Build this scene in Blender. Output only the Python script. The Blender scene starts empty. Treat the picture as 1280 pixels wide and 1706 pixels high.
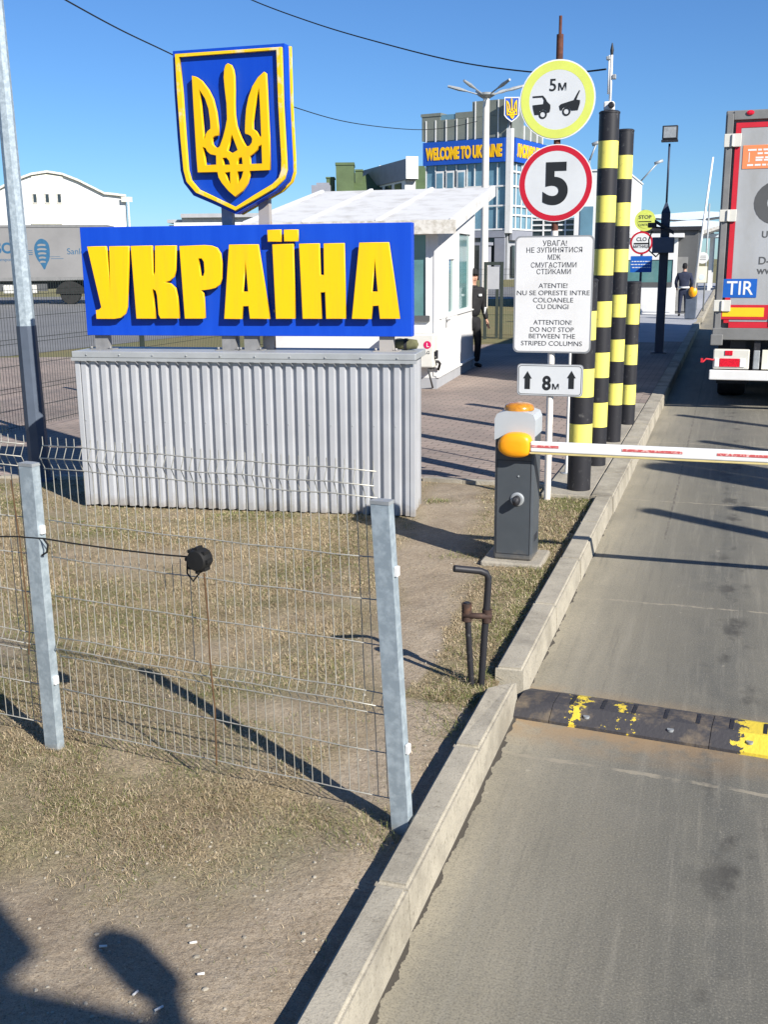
import bpy, bmesh, math, random
import numpy as np
from mathutils import Vector, Matrix, noise
random.seed(7)
rng = np.random.default_rng(7)
sc = bpy.context.scene
COL = sc.collection
R = math.radians

# ---------------------------------------------------------------- camera
FPX, CAMH, PITCH, ROLL = 1750.0, 2.05, R(13.43), R(0.5)
cam = bpy.data.cameras.new('camera')
cam.sensor_fit = 'HORIZONTAL'; cam.sensor_width = 36.0; cam.lens = 36.0 * FPX / 1280.0
cam.clip_start = 0.05; cam.clip_end = 3000
co = bpy.data.objects.new('camera', cam); COL.objects.link(co)
co.matrix_world = Matrix.Translation((0, 0, CAMH)) @ Matrix.Rotation(R(90) - PITCH, 4, 'X') @ Matrix.Rotation(-ROLL, 4, 'Z')
sc.camera = co
# ---------------------------------------------------------------- light
SUN_AZ, SUN_EL = R(141), R(32)          # azimuth clockwise from +Y
w = bpy.data.worlds.new('World'); sc.world = w; w.use_nodes = True
nt = w.node_tree
sky = nt.nodes.new('ShaderNodeTexSky'); sky.sky_type = 'NISHITA'; sky.sun_disc = False
sky.sun_elevation = SUN_EL; sky.sun_rotation = SUN_AZ
sky.air_density = 1.0; sky.dust_density = 0.0; sky.ozone_density = 3.0; sky.altitude = 200
bg = nt.nodes['Background']; bg.inputs['Strength'].default_value = 0.070
tint = nt.nodes.new('ShaderNodeMixRGB'); tint.blend_type = 'MULTIPLY'; tint.inputs[0].default_value = 1.0; tint.inputs[2].default_value = (0.47, 0.73, 1.06, 1)
nt.links.new(sky.outputs['Color'], tint.inputs[1]); nt.links.new(tint.outputs[0], bg.inputs['Color'])
sl = bpy.data.lights.new('sun', 'SUN'); sl.energy = 4.9; sl.angle = R(0.53); sl.color = (1.0, 0.945, 0.86)
so = bpy.data.objects.new('sun', sl); COL.objects.link(so)
sd = Vector((math.sin(SUN_AZ) * math.cos(SUN_EL), math.cos(SUN_AZ) * math.cos(SUN_EL), math.sin(SUN_EL)))
so.rotation_euler = sd.to_track_quat('Z', 'Y').to_euler(); so.location = sd * 60
sc.view_settings.view_transform = 'Standard'; sc.view_settings.look = 'None'
sc.view_settings.exposure = 0.76; sc.view_settings.gamma = 1.0

# ---------------------------------------------------------------- survey helpers
def ray(u, v):
    x = (u - 640) / FPX; y = (853 - v) / FPX
    c, s = math.cos(ROLL), math.sin(ROLL)
    x, y = c * x + s * y, -s * x + c * y
    return Vector((x, math.cos(PITCH) + y * math.sin(PITCH), -math.sin(PITCH) + y * math.cos(PITCH)))
def gp(u, v, z=0.0):
    d = ray(u, v); t = (z - CAMH) / d.z
    return Vector((d.x * t, d.y * t, z))
def at(u, v, Y):
    d = ray(u, v); t = Y / d.y
    return Vector((d.x * t, Y, CAMH + d.z * t))
RA = math.atan2(0.309, 0.951)            # heading of the road, right of +Y
def rw(s, d, z=0.0):                     # road frame: s along, d to the right
    return Vector((s * math.sin(RA) + d * math.cos(RA), s * math.cos(RA) - d * math.sin(RA), z))
def onplane(u, v, org, rz, yl=0.0):      # point of the vertical plane y=yl of a local frame
    n = Vector((-math.sin(rz), math.cos(rz), 0)); ex = Vector((math.cos(rz), math.sin(rz), 0))
    d = ray(u, v); c = Vector((0, 0, CAMH))
    p0 = Vector(org) + n * yl
    t = (p0 - c).dot(n) / d.dot(n)
    q = c + d * t - Vector(org)
    return (q.dot(ex), q.z)

# ---------------------------------------------------------------- materials
def nn(t, kind, **kw):
    n = t.nodes.new(kind)
    for k, v in kw.items():
        if k in n.inputs: n.inputs[k].default_value = v
        else: setattr(n, k, v)
    return n
def c4(c): return (c[0], c[1], c[2], 1.0)
def mat(name, col, rough=0.6, metal=0.0, var=0.10, scale=6.0, bump=0.0, bscale=60.0, col2=None, thr=0.5, width=0.25, spec=0.4, trans=0.0, coat=0.0, dscale=(1, 1, 1)):
    m = bpy.data.materials.new(name); m.use_nodes = True
    t = m.node_tree; b = t.nodes['Principled BSDF']
    tc = nn(t, 'ShaderNodeTexCoord'); mp = nn(t, 'ShaderNodeMapping'); mp.inputs['Scale'].default_value = dscale
    t.links.new(tc.outputs['Object'], mp.inputs['Vector'])
    n1 = nn(t, 'ShaderNodeTexNoise', Scale=scale, Detail=6.0, Roughness=0.62)
    t.links.new(mp.outputs['Vector'], n1.inputs['Vector'])
    cr = nn(t, 'ShaderNodeValToRGB')
    a = [max(0, x * (1 - var)) for x in col]; bb = [min(1, x * (1 + var)) for x in col] if col2 is None else col2
    if col2 is None:
        cr.color_ramp.elements[0].position = 0.3; cr.color_ramp.elements[1].position = 0.7
        cr.color_ramp.elements[0].color = c4(a); cr.color_ramp.elements[1].color = c4(bb)
    else:
        cr.color_ramp.elements[0].position = max(0, thr - width / 2); cr.color_ramp.elements[1].position = min(1, thr + width / 2)
        cr.color_ramp.elements[0].color = c4(col); cr.color_ramp.elements[1].color = c4(bb)
    t.links.new(n1.outputs['Fac'], cr.inputs['Fac'])
    t.links.new(cr.outputs['Color'], b.inputs['Base Color'])
    b.inputs['Roughness'].default_value = rough; b.inputs['Metallic'].default_value = metal
    b.inputs['Specular IOR Level'].default_value = spec
    if trans: b.inputs['Transmission Weight'].default_value = trans
    if coat: b.inputs['Coat Weight'].default_value = coat; b.inputs['Coat Roughness'].default_value = 0.15
    if bump:
        n2 = nn(t, 'ShaderNodeTexNoise', Scale=bscale, Detail=4.0)
        t.links.new(mp.outputs['Vector'], n2.inputs['Vector'])
        bp = nn(t, 'ShaderNodeBump', Strength=bump, Distance=0.01)
        t.links.new(n2.outputs['Fac'], bp.inputs['Height']); t.links.new(bp.outputs['Normal'], b.inputs['Normal'])
    return m
M = {}
M['blue'] = mat('blue_paint', (0.003, 0.052, 0.46), 0.45, scale=1.0, col2=(0.006, 0.064, 0.50), thr=0.52, width=0.3, spec=0.3, dscale=(9, 9, .8))
M['yellow'] = mat('yellow_paint', (0.86, 0.49, 0.004), 0.45, scale=1.0, col2=(0.78, 0.43, 0.012), thr=0.6, width=0.3, spec=0.3, dscale=(14, 14, 1.6))
M['yellow_worn'] = mat('worn_yellow_trim', (0.85, 0.54, 0.01), 0.55, scale=7, col2=(0.74, 0.62, 0.34), thr=0.60, width=0.10)
M['yellow_col'] = mat('yellow_stripe', (0.80, 0.72, 0.15), 0.5, scale=22, col2=(0.50, 0.45, 0.12), thr=0.66, width=0.08)
M['black'] = mat('black_paint', (0.020, 0.020, 0.024), 0.5, scale=24, col2=(0.085, 0.085, 0.085), thr=0.66, width=0.10)
M['rubber'] = mat('black_rubber', (0.035, 0.034, 0.036), 0.8, var=0.3, scale=20, bump=0.25)
M['galv'] = mat('galvanised_steel', (0.31, 0.37, 0.41), 0.5, 0.35, scale=26, col2=(0.43, 0.50, 0.54), thr=0.52, width=0.18, bump=0.06)
M['galvdull'] = mat('galvanised_grey', (0.33, 0.35, 0.36), 0.55, 0.3, var=0.2, scale=14)
M['wire'] = mat('galvanised_wire', (0.43, 0.42, 0.37), 0.45, 0.4, var=0.2, scale=30)
M['clad'] = mat('grey_cladding', (0.47, 0.485, 0.51), 0.36, 0.25, var=0.08, scale=2.5, spec=0.5)
M['cap'] = mat('grey_flashing', (0.36, 0.38, 0.39), 0.5, 0.2, var=0.12, scale=5)
M['steelgrey'] = mat('grey_steel', (0.22, 0.22, 0.22), 0.6, 0.1, var=0.2, scale=12)
M['rust'] = mat('rusty_steel', (0.10, 0.035, 0.022), 0.8, var=0.4, scale=25)
M['rustdark'] = mat('dark_rusty_iron', (0.045, 0.026, 0.02), .75, scale=30, col2=(0.09, 0.045, 0.028), thr=.58, width=.15)
M['rustpatch'] = mat('grey_steel_rust_runs', (0.33, 0.31, 0.29), 0.7, scale=9, col2=(0.30, 0.15, 0.06), thr=0.58, width=0.12)
M['white'] = mat('white_paint', (0.70, 0.70, 0.69), 0.5, scale=2.2, col2=(0.62, 0.61, 0.59), thr=0.62, width=0.25)
M['whitedirty'] = mat('white_roof_sheet', (0.62, 0.62, 0.605), 0.6, scale=2.6, col2=(0.46, 0.45, 0.42), thr=0.60, width=0.25, bump=.15, bscale=40)
M['fascia'] = mat('weathered_fascia', (0.62, 0.60, 0.55), 0.7, scale=9, col2=(0.40, 0.37, 0.31), thr=0.55, width=0.2)
M['whitepole'] = mat('white_pole_paint', (0.74, 0.70, 0.64), 0.55, scale=14, col2=(0.52, 0.42, 0.33), thr=0.66, width=0.12)
M['signwhite'] = mat('sign_white', (0.74, 0.75, 0.74), 0.4, var=0.03, scale=4)
M['signgrey'] = mat('sign_reflective_grey', (0.60, 0.62, 0.63), 0.4, var=0.05, scale=5)
M['signtext'] = mat('sign_text_grey', (0.05, 0.05, 0.055), 0.6, var=0.1)
M['signblack'] = mat('sign_black', (0.016, 0.018, 0.02), 0.5, var=0.1)
M['signred'] = mat('sign_red', (0.50, 0.012, 0.03), 0.4, var=0.08)
M['signlime'] = mat('sign_lime_yellow', (0.62, 0.68, 0.13), 0.4, var=0.06)
M['signback'] = mat('sign_back_grey', (0.30, 0.31, 0.32), 0.5, 0.2)
M['barrier'] = mat('dark_grey_housing', (0.062, 0.072, 0.082), 0.42, var=0.10, scale=5, spec=0.5)
M['barriershade'] = mat('darker_grey_trim', (0.05, 0.054, 0.06), 0.5, var=0.1)
M['hood'] = mat('light_grey_hood', (0.42, 0.45, 0.47), 0.4, var=0.05)
M['orange'] = mat('orange_plastic', (0.92, 0.36, 0.006), 0.38, var=0.06, spec=0.5)
M['amber'] = mat('amber_lens', (0.50, 0.20, 0.015), 0.25, var=0.3, scale=40, coat=0.6)
M['armwhite'] = mat('white_arm', (0.78, 0.77, 0.74), 0.4, var=0.04, scale=8)
M['armyellow'] = mat('yellowed_arm_edge', (0.60, 0.50, 0.22), 0.6, var=0.15)
M['redstrip'] = mat('red_reflector', (0.55, 0.10, 0.10), 0.4, scale=60, col2=(0.75, 0.45, 0.42), thr=0.55, width=0.1)
def stained(base, spots, dark):
    m = M[base]; t = m.node_tree; b = t.nodes['Principled BSDF']; old = b.inputs['Base Color'].links[0].from_socket
    tc = nn(t, 'ShaderNodeTexCoord'); cur = old
    for sc_, p0, p1, amt, col in ((38, .30, .44, .55, dark), (150, .36, .46, .45, dark), (90, .66, .56, .4, spots), (1.7, .36, .5, .5, dark)):
        n = nn(t, 'ShaderNodeTexNoise', Scale=float(sc_), Detail=5.0, Roughness=.65); t.links.new(tc.outputs['Object'], n.inputs['Vector'])
        mr = nn(t, 'ShaderNodeMapRange'); mr.inputs['From Min'].default_value = p1; mr.inputs['From Max'].default_value = p0; mr.inputs['To Max'].default_value = amt; t.links.new(n.outputs['Fac'], mr.inputs['Value'])
        mx = nn(t, 'ShaderNodeMixRGB'); t.links.new(mr.outputs[0], mx.inputs[0]); t.links.new(cur, mx.inputs[1]); mx.inputs[2].default_value = c4(col); cur = mx.outputs[0]
    t.links.new(cur, b.inputs['Base Color'])
M['concrete'] = mat('kerb_concrete', (0.40, 0.365, 0.29), 0.9, scale=5, col2=(0.29, 0.265, 0.215), thr=0.56, width=0.3, bump=0.22, bscale=110)
M['pad'] = mat('concrete_pad', (0.39, 0.355, 0.285), 0.9, scale=3.5, col2=(0.28, 0.255, 0.21), thr=0.56, width=0.3, bump=0.4, bscale=60)
stained('concrete', (0.40, 0.36, 0.28), (0.12, 0.105, 0.08)); stained('pad', (0.40, 0.36, 0.28), (0.14, 0.125, 0.10))
M['glass'] = mat('teal_glass', (0.10, 0.22, 0.22), 0.06, var=0.25, scale=1.5, spec=0.8)
M['glassblue'] = mat('blue_curtain_glass', (0.13, 0.25, 0.33), 0.10, var=0.3, scale=0.4, spec=0.7)
M['glassdark'] = mat('dark_glass', (0.03, 0.04, 0.045), 0.08, var=0.3, scale=0.8, spec=0.6)
M['olive'] = mat('olive_roof', (0.085, 0.125, 0.055), 0.6, var=0.15, scale=0.8)
M['olivepanel'] = mat('olive_panels', (0.175, 0.19, 0.165), 0.4, var=0.12, scale=0.6)
M['greyblue'] = mat('grey_blue_panels', (0.24, 0.25, 0.29), 0.6, var=0.1, scale=0.8)
M['greywall'] = mat('grey_stone_wall', (0.34, 0.35, 0.37), 0.8, var=0.1, scale=1.5)
M['creamwall'] = mat('cream_wall', (0.76, 0.74, 0.62), 0.8, var=0.04, scale=0.6)
M['bluebanner'] = mat('banner_blue', (0.01, 0.075, 0.42), 0.5, var=0.08)
M['skin'] = mat('skin', (0.48, 0.27, 0.19), 0.5, var=0.1, scale=20)
M['lip'] = mat('lips', (0.33, 0.15, 0.11), .6)
M['clothblack'] = mat('black_cloth', (0.012, 0.012, 0.014), 0.85, var=0.4, scale=15)
M['clothnavy'] = mat('navy_cloth', (0.018, 0.024, 0.05), 0.85, var=0.3, scale=15)
M['darkblue'] = mat('dark_blue_grey_mast', (0.035, 0.048, 0.08), 0.5, var=0.12)
M['sleeve'] = mat('dark_sleeve', (0.075, 0.095, 0.13), 0.55, var=0.15, scale=6)
M['boxblue'] = mat('blue_grey_cabinet', (0.085, 0.11, 0.16), 0.5, var=0.1)
M['fencedark'] = mat('dark_green_wire', (0.018, 0.028, 0.024), 0.6, var=0.2)
M['trailgrey'] = mat('trailer_grey_door', (0.40, 0.415, 0.43), 0.45, scale=1.6, col2=(0.31, 0.31, 0.30), thr=0.58, width=0.3, dscale=(1, 1, .45))
M['trailframe'] = mat('trailer_frame_grey', (0.20, 0.20, 0.195), 0.55, 0.1, var=0.15, scale=4)
M['tarp'] = mat('grey_tarpaulin', (0.215, 0.212, 0.208), 0.6, var=0.10, scale=0.7)
M['red'] = mat('red_frame', (0.55, 0.02, 0.035), 0.45, var=0.08)
M['orangeplac'] = mat('orange_placard', (0.80, 0.25, 0.10), 0.5, var=0.06)
M['tirblue'] = mat('plate_blue', (0.012, 0.11, 0.45), 0.45, var=0.1)
M['reflyellow'] = mat('reflective_yellow', (0.80, 0.55, 0.02), 0.4, var=0.05)
M['lamppred'] = mat('red_lamp', (0.60, 0.01, 0.03), 0.15, var=0.4, scale=60, coat=0.5)
M['plate'] = mat('number_plate', (0.74, 0.72, 0.60), 0.5, var=0.06)
M['tyre'] = mat('tyre', (0.02, 0.02, 0.02), 0.85, var=0.3)
M['logoblue'] = mat('pale_blue_print', (0.022, 0.10, 0.19), 0.6, var=0.12)
M['logored'] = mat('magenta_disc', (0.55, 0.01, 0.10), 0.4, var=0.05)
M['acgrey'] = mat('off_white_casing', (0.62, 0.61, 0.55), 0.5, var=0.06)
M['cable'] = mat('black_cable', (0.008, 0.008, 0.008), 0.7, var=0.2)
M['brownstem'] = mat('brown_stem', (0.10, 0.055, 0.025), 0.9, var=0.3)
M['asphalt'] = mat('far_asphalt', (0.17, 0.17, 0.17), 0.9, var=0.12, scale=0.6)
M['farlawn'] = mat('far_dry_lawn', (0.20, 0.16, 0.07), 0.95, scale=0.5, col2=(0.13, 0.14, 0.055), thr=0.5, width=0.4)
M['litter'] = mat('paper', (0.75, 0.73, 0.68), 0.8)
M['bluebus'] = mat('coach_paint', (0.55, 0.56, 0.58), 0.4)
M['bundle'] = mat('olive_bundle', (0.12, 0.12, 0.06), 0.9, var=0.3, scale=20)
M['canopy'] = mat('pale_blue_canopy', (0.62, 0.70, 0.76), 0.5, var=0.06, scale=0.3)
M['greydark'] = mat('dark_grey_panel', (0.085, 0.088, 0.09), 0.6, var=0.15, scale=1)

def mud(base, col, h):
    m = M[base]; t = m.node_tree; b = t.nodes['Principled BSDF']; old = b.inputs['Base Color'].links[0].from_socket
    tc = nn(t, 'ShaderNodeTexCoord'); sp = nn(t, 'ShaderNodeSeparateXYZ'); t.links.new(tc.outputs['Object'], sp.inputs[0])
    n = nn(t, 'ShaderNodeTexNoise', Scale=9.0, Detail=6.0, Roughness=.7); t.links.new(tc.outputs['Object'], n.inputs['Vector'])
    k = nn(t, 'ShaderNodeMath', operation='MULTIPLY_ADD'); t.links.new(n.outputs['Fac'], k.inputs[0]); k.inputs[1].default_value = -h * 2.2; t.links.new(sp.outputs['Z'], k.inputs[2])
    mr = nn(t, 'ShaderNodeMapRange'); mr.inputs['From Min'].default_value = -h * .25; mr.inputs['From Max'].default_value = -h * 1.3; mr.inputs['To Max'].default_value = .8; t.links.new(k.outputs[0], mr.inputs['Value'])
    mx = nn(t, 'ShaderNodeMixRGB'); t.links.new(mr.outputs[0], mx.inputs[0]); t.links.new(old, mx.inputs[1]); mx.inputs[2].default_value = c4(col); t.links.new(mx.outputs[0], b.inputs['Base Color'])
mud('clad', (0.27, 0.23, 0.18), .13); mud('barrier', (0.20, 0.17, 0.13), .10); mud('galv', (0.30, 0.26, 0.20), .06)
# ---------------------------------------------------------------- mesh helpers
SPLIT = {'corner_trim', 'dead_stem', 'groove', 'bolt', 'side_cladding', 'screw', 'standoff', 'clamp', 'clip', 'wall_bracket', 'bracket', 'bumper_bracket', 'mud_flap', 'door_seam', 'side_vent', 'rear_rail', 'locking_bar', 'hinge_pin', 'roof_seam', 'glazing_bar', 'mullion', 'window', 'mudguard', 'ground_window', 'speed_line', 'roof_ladder', 'ear', 'eye', 'red_trim', 'rear_frame', 'body_rail', 'trim', 'lower_wall', 'parapet', 'glazing', 'banner_print', 'wheel_guard'}
class MB:
    def __init__(s): s.v = []; s.f = []; s.m = []; s.sm = []
    def add(s, vs, fs, mi=0, smooth=False):
        o = len(s.v); s.v += [tuple(x) for x in vs]
        for f in fs: s.f.append([i + o for i in f]); s.m.append(mi); s.sm.append(smooth)
        return s
    def box(s, x0, x1, y0, y1, z0, z1, mi=0, bev=0.0):
        if bev <= 0:
            v = [(x0, y0, z0), (x1, y0, z0), (x1, y1, z0), (x0, y1, z0), (x0, y0, z1), (x1, y0, z1), (x1, y1, z1), (x0, y1, z1)]
            return s.add(v, [(0, 3, 2, 1), (4, 5, 6, 7), (0, 1, 5, 4), (1, 2, 6, 5), (2, 3, 7, 6), (3, 0, 4, 7)], mi)
        bm = bmesh.new(); bmesh.ops.create_cube(bm, size=1.0)
        for q in bm.verts: q.co = Vector(((x0 + x1) / 2 + q.co.x * (x1 - x0), (y0 + y1) / 2 + q.co.y * (y1 - y0), (z0 + z1) / 2 + q.co.z * (z1 - z0)))
        bmesh.ops.bevel(bm, geom=bm.edges[:], offset=bev, segments=2, affect='EDGES', profile=0.5)
        bm.verts.index_update()
        s.add([q.co for q in bm.verts], [[q.index for q in f.verts] for f in bm.faces], mi, False); bm.free(); return s
    def tube(s, pts, r, n=8, mi=0, smooth=True, cap=True):
        pts = [Vector(p) for p in pts]; rs = r if isinstance(r, (list, tuple)) else [r] * len(pts)
        rings = []; up = None
        for i, p in enumerate(pts):
            d = (pts[min(i + 1, len(pts) - 1)] - pts[max(i - 1, 0)]).normalized()
            if up is None: up = Vector((0, 0, 1)) if abs(d.z) < 0.9 else Vector((0, 1, 0))
            a = (up - d * up.dot(d)).normalized(); b = d.cross(a); up = a
            rings.append([p + (a * math.cos(2 * math.pi * (k + .5) / n) + b * math.sin(2 * math.pi * (k + .5) / n)) * rs[i] for k in range(n)])
        vs = [q for rg in rings for q in rg]; fs = []
        for i in range(len(pts) - 1):
            for k in range(n):
                k2 = (k + 1) % n; fs.append((i * n + k, i * n + k2, (i + 1) * n + k2, (i + 1) * n + k))
        s.add(vs, fs, mi, smooth)
        if cap:
            o = len(s.v) - len(vs); s.f.append([o + k for k in range(n)][::-1]); s.m.append(mi); s.sm.append(False)
            s.f.append([o + (len(pts) - 1) * n + k for k in range(n)]); s.m.append(mi); s.sm.append(False)
        return s
    def lathe(s, prof, n=24, mi=0, org=(0, 0, 0), ax='z', smooth=True, sx=1.0):
        vs = []; fs = []
        for (r, h) in prof:
            for k in range(n):
                a = 2 * math.pi * k / n; x, y = r * math.cos(a) * sx, r * math.sin(a)
                p = {'z': (x, y, h), 'y': (x, -h, y), 'x': (h, x, y)}[ax]
                vs.append((p[0] + org[0], p[1] + org[1], p[2] + org[2]))
        for i in range(len(prof) - 1):
            for k in range(n):
                k2 = (k + 1) % n; fs.append((i * n + k, i * n + k2, (i + 1) * n + k2, (i + 1) * n + k))
        s.add(vs, fs, mi, smooth); o = len(s.v) - len(vs)
        s.f.append([o + k for k in range(n)][::-1]); s.f.append([o + (len(prof) - 1) * n + k for k in range(n)]); s.m += [mi, mi]; s.sm += [False, False]
        return s
    def prism_x(s, yz, x0, x1, mi=0):           # polygon in y,z extruded along x
        n = len(yz)
        v = [(x0, a, b) for a, b in yz] + [(x1, a, b) for a, b in yz]
        return s.add(v, [tuple(range(n))[::-1], tuple(range(n, 2 * n))] + [(i, (i + 1) % n, n + (i + 1) % n, n + i) for i in range(n)], mi)
    def prism_z(s, xy, z0, z1, mi=0):
        n = len(xy)
        v = [(a, b, z0) for a, b in xy] + [(a, b, z1) for a, b in xy]
        return s.add(v, [tuple(range(n))[::-1], tuple(range(n, 2 * n))] + [(i, (i + 1) % n, n + (i + 1) % n, n + i) for i in range(n)], mi)
    def prism_y(s, xz, y0, y1, mi=0):
        n = len(xz)
        v = [(a, y0, b) for a, b in xz] + [(a, y1, b) for a, b in xz]
        return s.add(v, [tuple(range(n))[::-1], tuple(range(n, 2 * n))] + [(i, (i + 1) % n, n + (i + 1) % n, n + i) for i in range(n)], mi)
    def build(s, name, mats, parent=None, fix=True):
        if name in SPLIT and len(s.f) > 1:
            par = list(range(len(s.v)))
            def fnd(a):
                while par[a] != a: par[a] = par[par[a]]; a = par[a]
                return a
            for f in s.f:
                for a in f[1:]: par[fnd(a)] = fnd(f[0])
            grp = {}
            for i, f in enumerate(s.f): grp.setdefault(fnd(f[0]), []).append(i)
            if len(grp) > 1:
                o = None
                for fl in grp.values():
                    q = MB(); vm = {}
                    for i in fl:
                        for a in s.f[i]:
                            if a not in vm: vm[a] = len(q.v); q.v.append(s.v[a])
                        q.f.append([vm[a] for a in s.f[i]]); q.m.append(s.m[i]); q.sm.append(s.sm[i])
                    o = q._mk(name, mats, parent, fix)
                return o
        return s._mk(name, mats, parent, fix)
    def _mk(s, name, mats, parent=None, fix=True):
        me = bpy.data.meshes.new(name); me.from_pydata(s.v, [], s.f)
        for q in (mats if isinstance(mats, (list, tuple)) else [mats]): me.materials.append(M[q] if isinstance(q, str) else q)
        me.polygons.foreach_set('material_index', s.m); me.polygons.foreach_set('use_smooth', s.sm)
        if fix:
            bm = bmesh.new(); bm.from_mesh(me); bmesh.ops.recalc_face_normals(bm, faces=bm.faces[:])
            for e in bm.edges:
                if len(e.link_faces) == 2 and e.calc_face_angle(0) > .75: e.smooth = False
            bm.to_mesh(me); bm.free()
        me.update()
        return link(name, me, parent)
def link(name, me, parent=None):
    o = bpy.data.objects.new(name, me); COL.objects.link(o)
    if parent is not None: o.parent = parent
    return o
def tag(o, label=None, cat=None, group=None, kind=None):
    if label: o['label'] = label
    if cat: o['category'] = cat
    if group: o['group'] = group
    if kind: o['kind'] = kind
    return o
def thing(name, label, cat, loc=(0, 0, 0), rz=0.0, group=None):
    o = bpy.data.objects.new(name, None); COL.objects.link(o); o.empty_display_size = 0.2
    o.location = loc; o.rotation_euler = (0, 0, rz)
    return tag(o, label, cat, group)
def copy_tree(o, parent=None):
    c = o.copy(); COL.objects.link(c)
    if parent is not None: c.parent = parent
    for ch in list(o.children): copy_tree(ch, c)
    return c
def curve_mesh(name, cu, matn, parent, y, xform=None):
    ob = bpy.data.objects.new('tmp', cu); COL.objects.link(ob)
    dg = bpy.context.evaluated_depsgraph_get(); dg.update()
    me = bpy.data.meshes.new_from_object(ob.evaluated_get(dg)); bpy.data.objects.remove(ob)
    n = len(me.vertices); a = np.empty(n * 3, np.float32); me.vertices.foreach_get('co', a); a = a.reshape(-1, 3)
    if xform is not None: a = xform(a)
    b = np.empty_like(a); b[:, 0] = a[:, 0]; b[:, 1] = y - a[:, 2]; b[:, 2] = a[:, 1]
    me.vertices.foreach_set('co', b.ravel()); me.materials.clear(); me.materials.append(M[matn]); me.name = name; me.update()
    return link(name, me, parent)
def shape(name, splines, matn, parent, y, depth, bev=0.0):
    """outlines (with holes) in local x,z; front face at y, thickness depth going back"""
    cu = bpy.data.curves.new(name, 'CURVE'); cu.dimensions = '2D'; cu.fill_mode = 'BOTH'
    cu.extrude = max(1e-4, depth / 2 - bev); cu.bevel_depth = bev; cu.bevel_resolution = 1
    if bev: cu.offset = -bev
    for sp in splines:
        q = cu.splines.new('POLY'); q.points.add(len(sp) - 1)
        for i, p in enumerate(sp): q.points[i].co = (p[0], p[1], 0, 1)
        q.use_cyclic_u = True
    return curve_mesh(name, cu, matn, parent, y + depth / 2)
def text(body, matn, parent, x, z, y, h, width=None, bold=0.0, depth=0.002, name='lettering', align='CENTER', rx=None):
    """cap height h, baseline z, centred (or left) at x, front at y"""
    cu = bpy.data.curves.new(name, 'FONT'); cu.body = body; cu.size = 1.0; cu.extrude = 0.01; cu.offset = bold; cu.align_x = 'LEFT'
    def xf(a):
        x0, x1 = a[:, 0].min(), a[:, 0].max(); capk = 0.729
        sz = h / capk; wd = (x1 - x0) * sz; kx = sz * (width / wd if width else 1.0)
        a[:, 0] = (a[:, 0] - (x0 + x1) / 2) * kx + x if align == 'CENTER' else (a[:, 0] - x0) * kx + x
        a[:, 1] = a[:, 1] * sz + z; a[:, 2] = a[:, 2] / 0.01 * depth / 2
        return a
    return curve_mesh(name, cu, matn, parent, y + depth / 2, xf)
def rrect(x0, x1, z0, z1, r, n=5):
    o = []
    for (cx, cz, a0) in ((x1 - r, z1 - r, 0), (x0 + r, z1 - r, 90), (x0 + r, z0 + r, 180), (x1 - r, z0 + r, 270)):
        for k in range(n + 1):
            a = R(a0 + 90 * k / n); o.append((cx + r * math.cos(a), cz + r * math.sin(a)))
    return o
def circ(cx, cz, r, n=48): return [(cx + r * math.cos(2 * math.pi * k / n), cz + r * math.sin(2 * math.pi * k / n)) for k in range(n)]
def smooth_poly(p, it=2):
    for _ in range(it):
        q = []
        for i in range(len(p)):
            a, b = p[i], p[(i + 1) % len(p)]
            q += [(a[0] * .75 + b[0] * .25, a[1] * .75 + b[1] * .25), (a[0] * .25 + b[0] * .75, a[1] * .25 + b[1] * .75)]
        p = q
    return p
def figure(name, verts, edges, matn, parent, sub=2):
    """one continuous skinned surface over a skeleton: verts = [(x,y,z,r or (rx,ry))]"""
    me = bpy.data.meshes.new(name); me.from_pydata([q[:3] for q in verts], edges, [])
    ob = bpy.data.objects.new('tmp', me); COL.objects.link(ob)
    md = ob.modifiers.new('skin', 'SKIN'); md.use_smooth_shade = True
    for i, q in enumerate(verts):
        r = q[3]; ob.data.skin_vertices[0].data[i].radius = r if isinstance(r, tuple) else (r, r)
    ob.data.skin_vertices[0].data[0].use_root = True
    ms = ob.modifiers.new('sub', 'SUBSURF'); ms.levels = sub; ms.render_levels = sub
    dg = bpy.context.evaluated_depsgraph_get(); dg.update()
    m2 = bpy.data.meshes.new_from_object(ob.evaluated_get(dg)); bpy.data.objects.remove(ob)
    m2.materials.clear(); m2.materials.append(M[matn]); m2.name = name
    for p in m2.polygons: p.use_smooth = True
    return link(name, m2, parent)

# ================================================================ SETTING
def sheet(name, pts, matn, kind='structure'):
    o = MB().add(pts, [tuple(range(len(pts)))]).build(name, matn, fix=False); return tag(o, kind=kind)
sheet('ground', [(-1500, -300, -0.03), (1500, -300, -0.03), (1500, 2200, -0.03), (-1500, 2200, -0.03)], 'farlawn')

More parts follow.
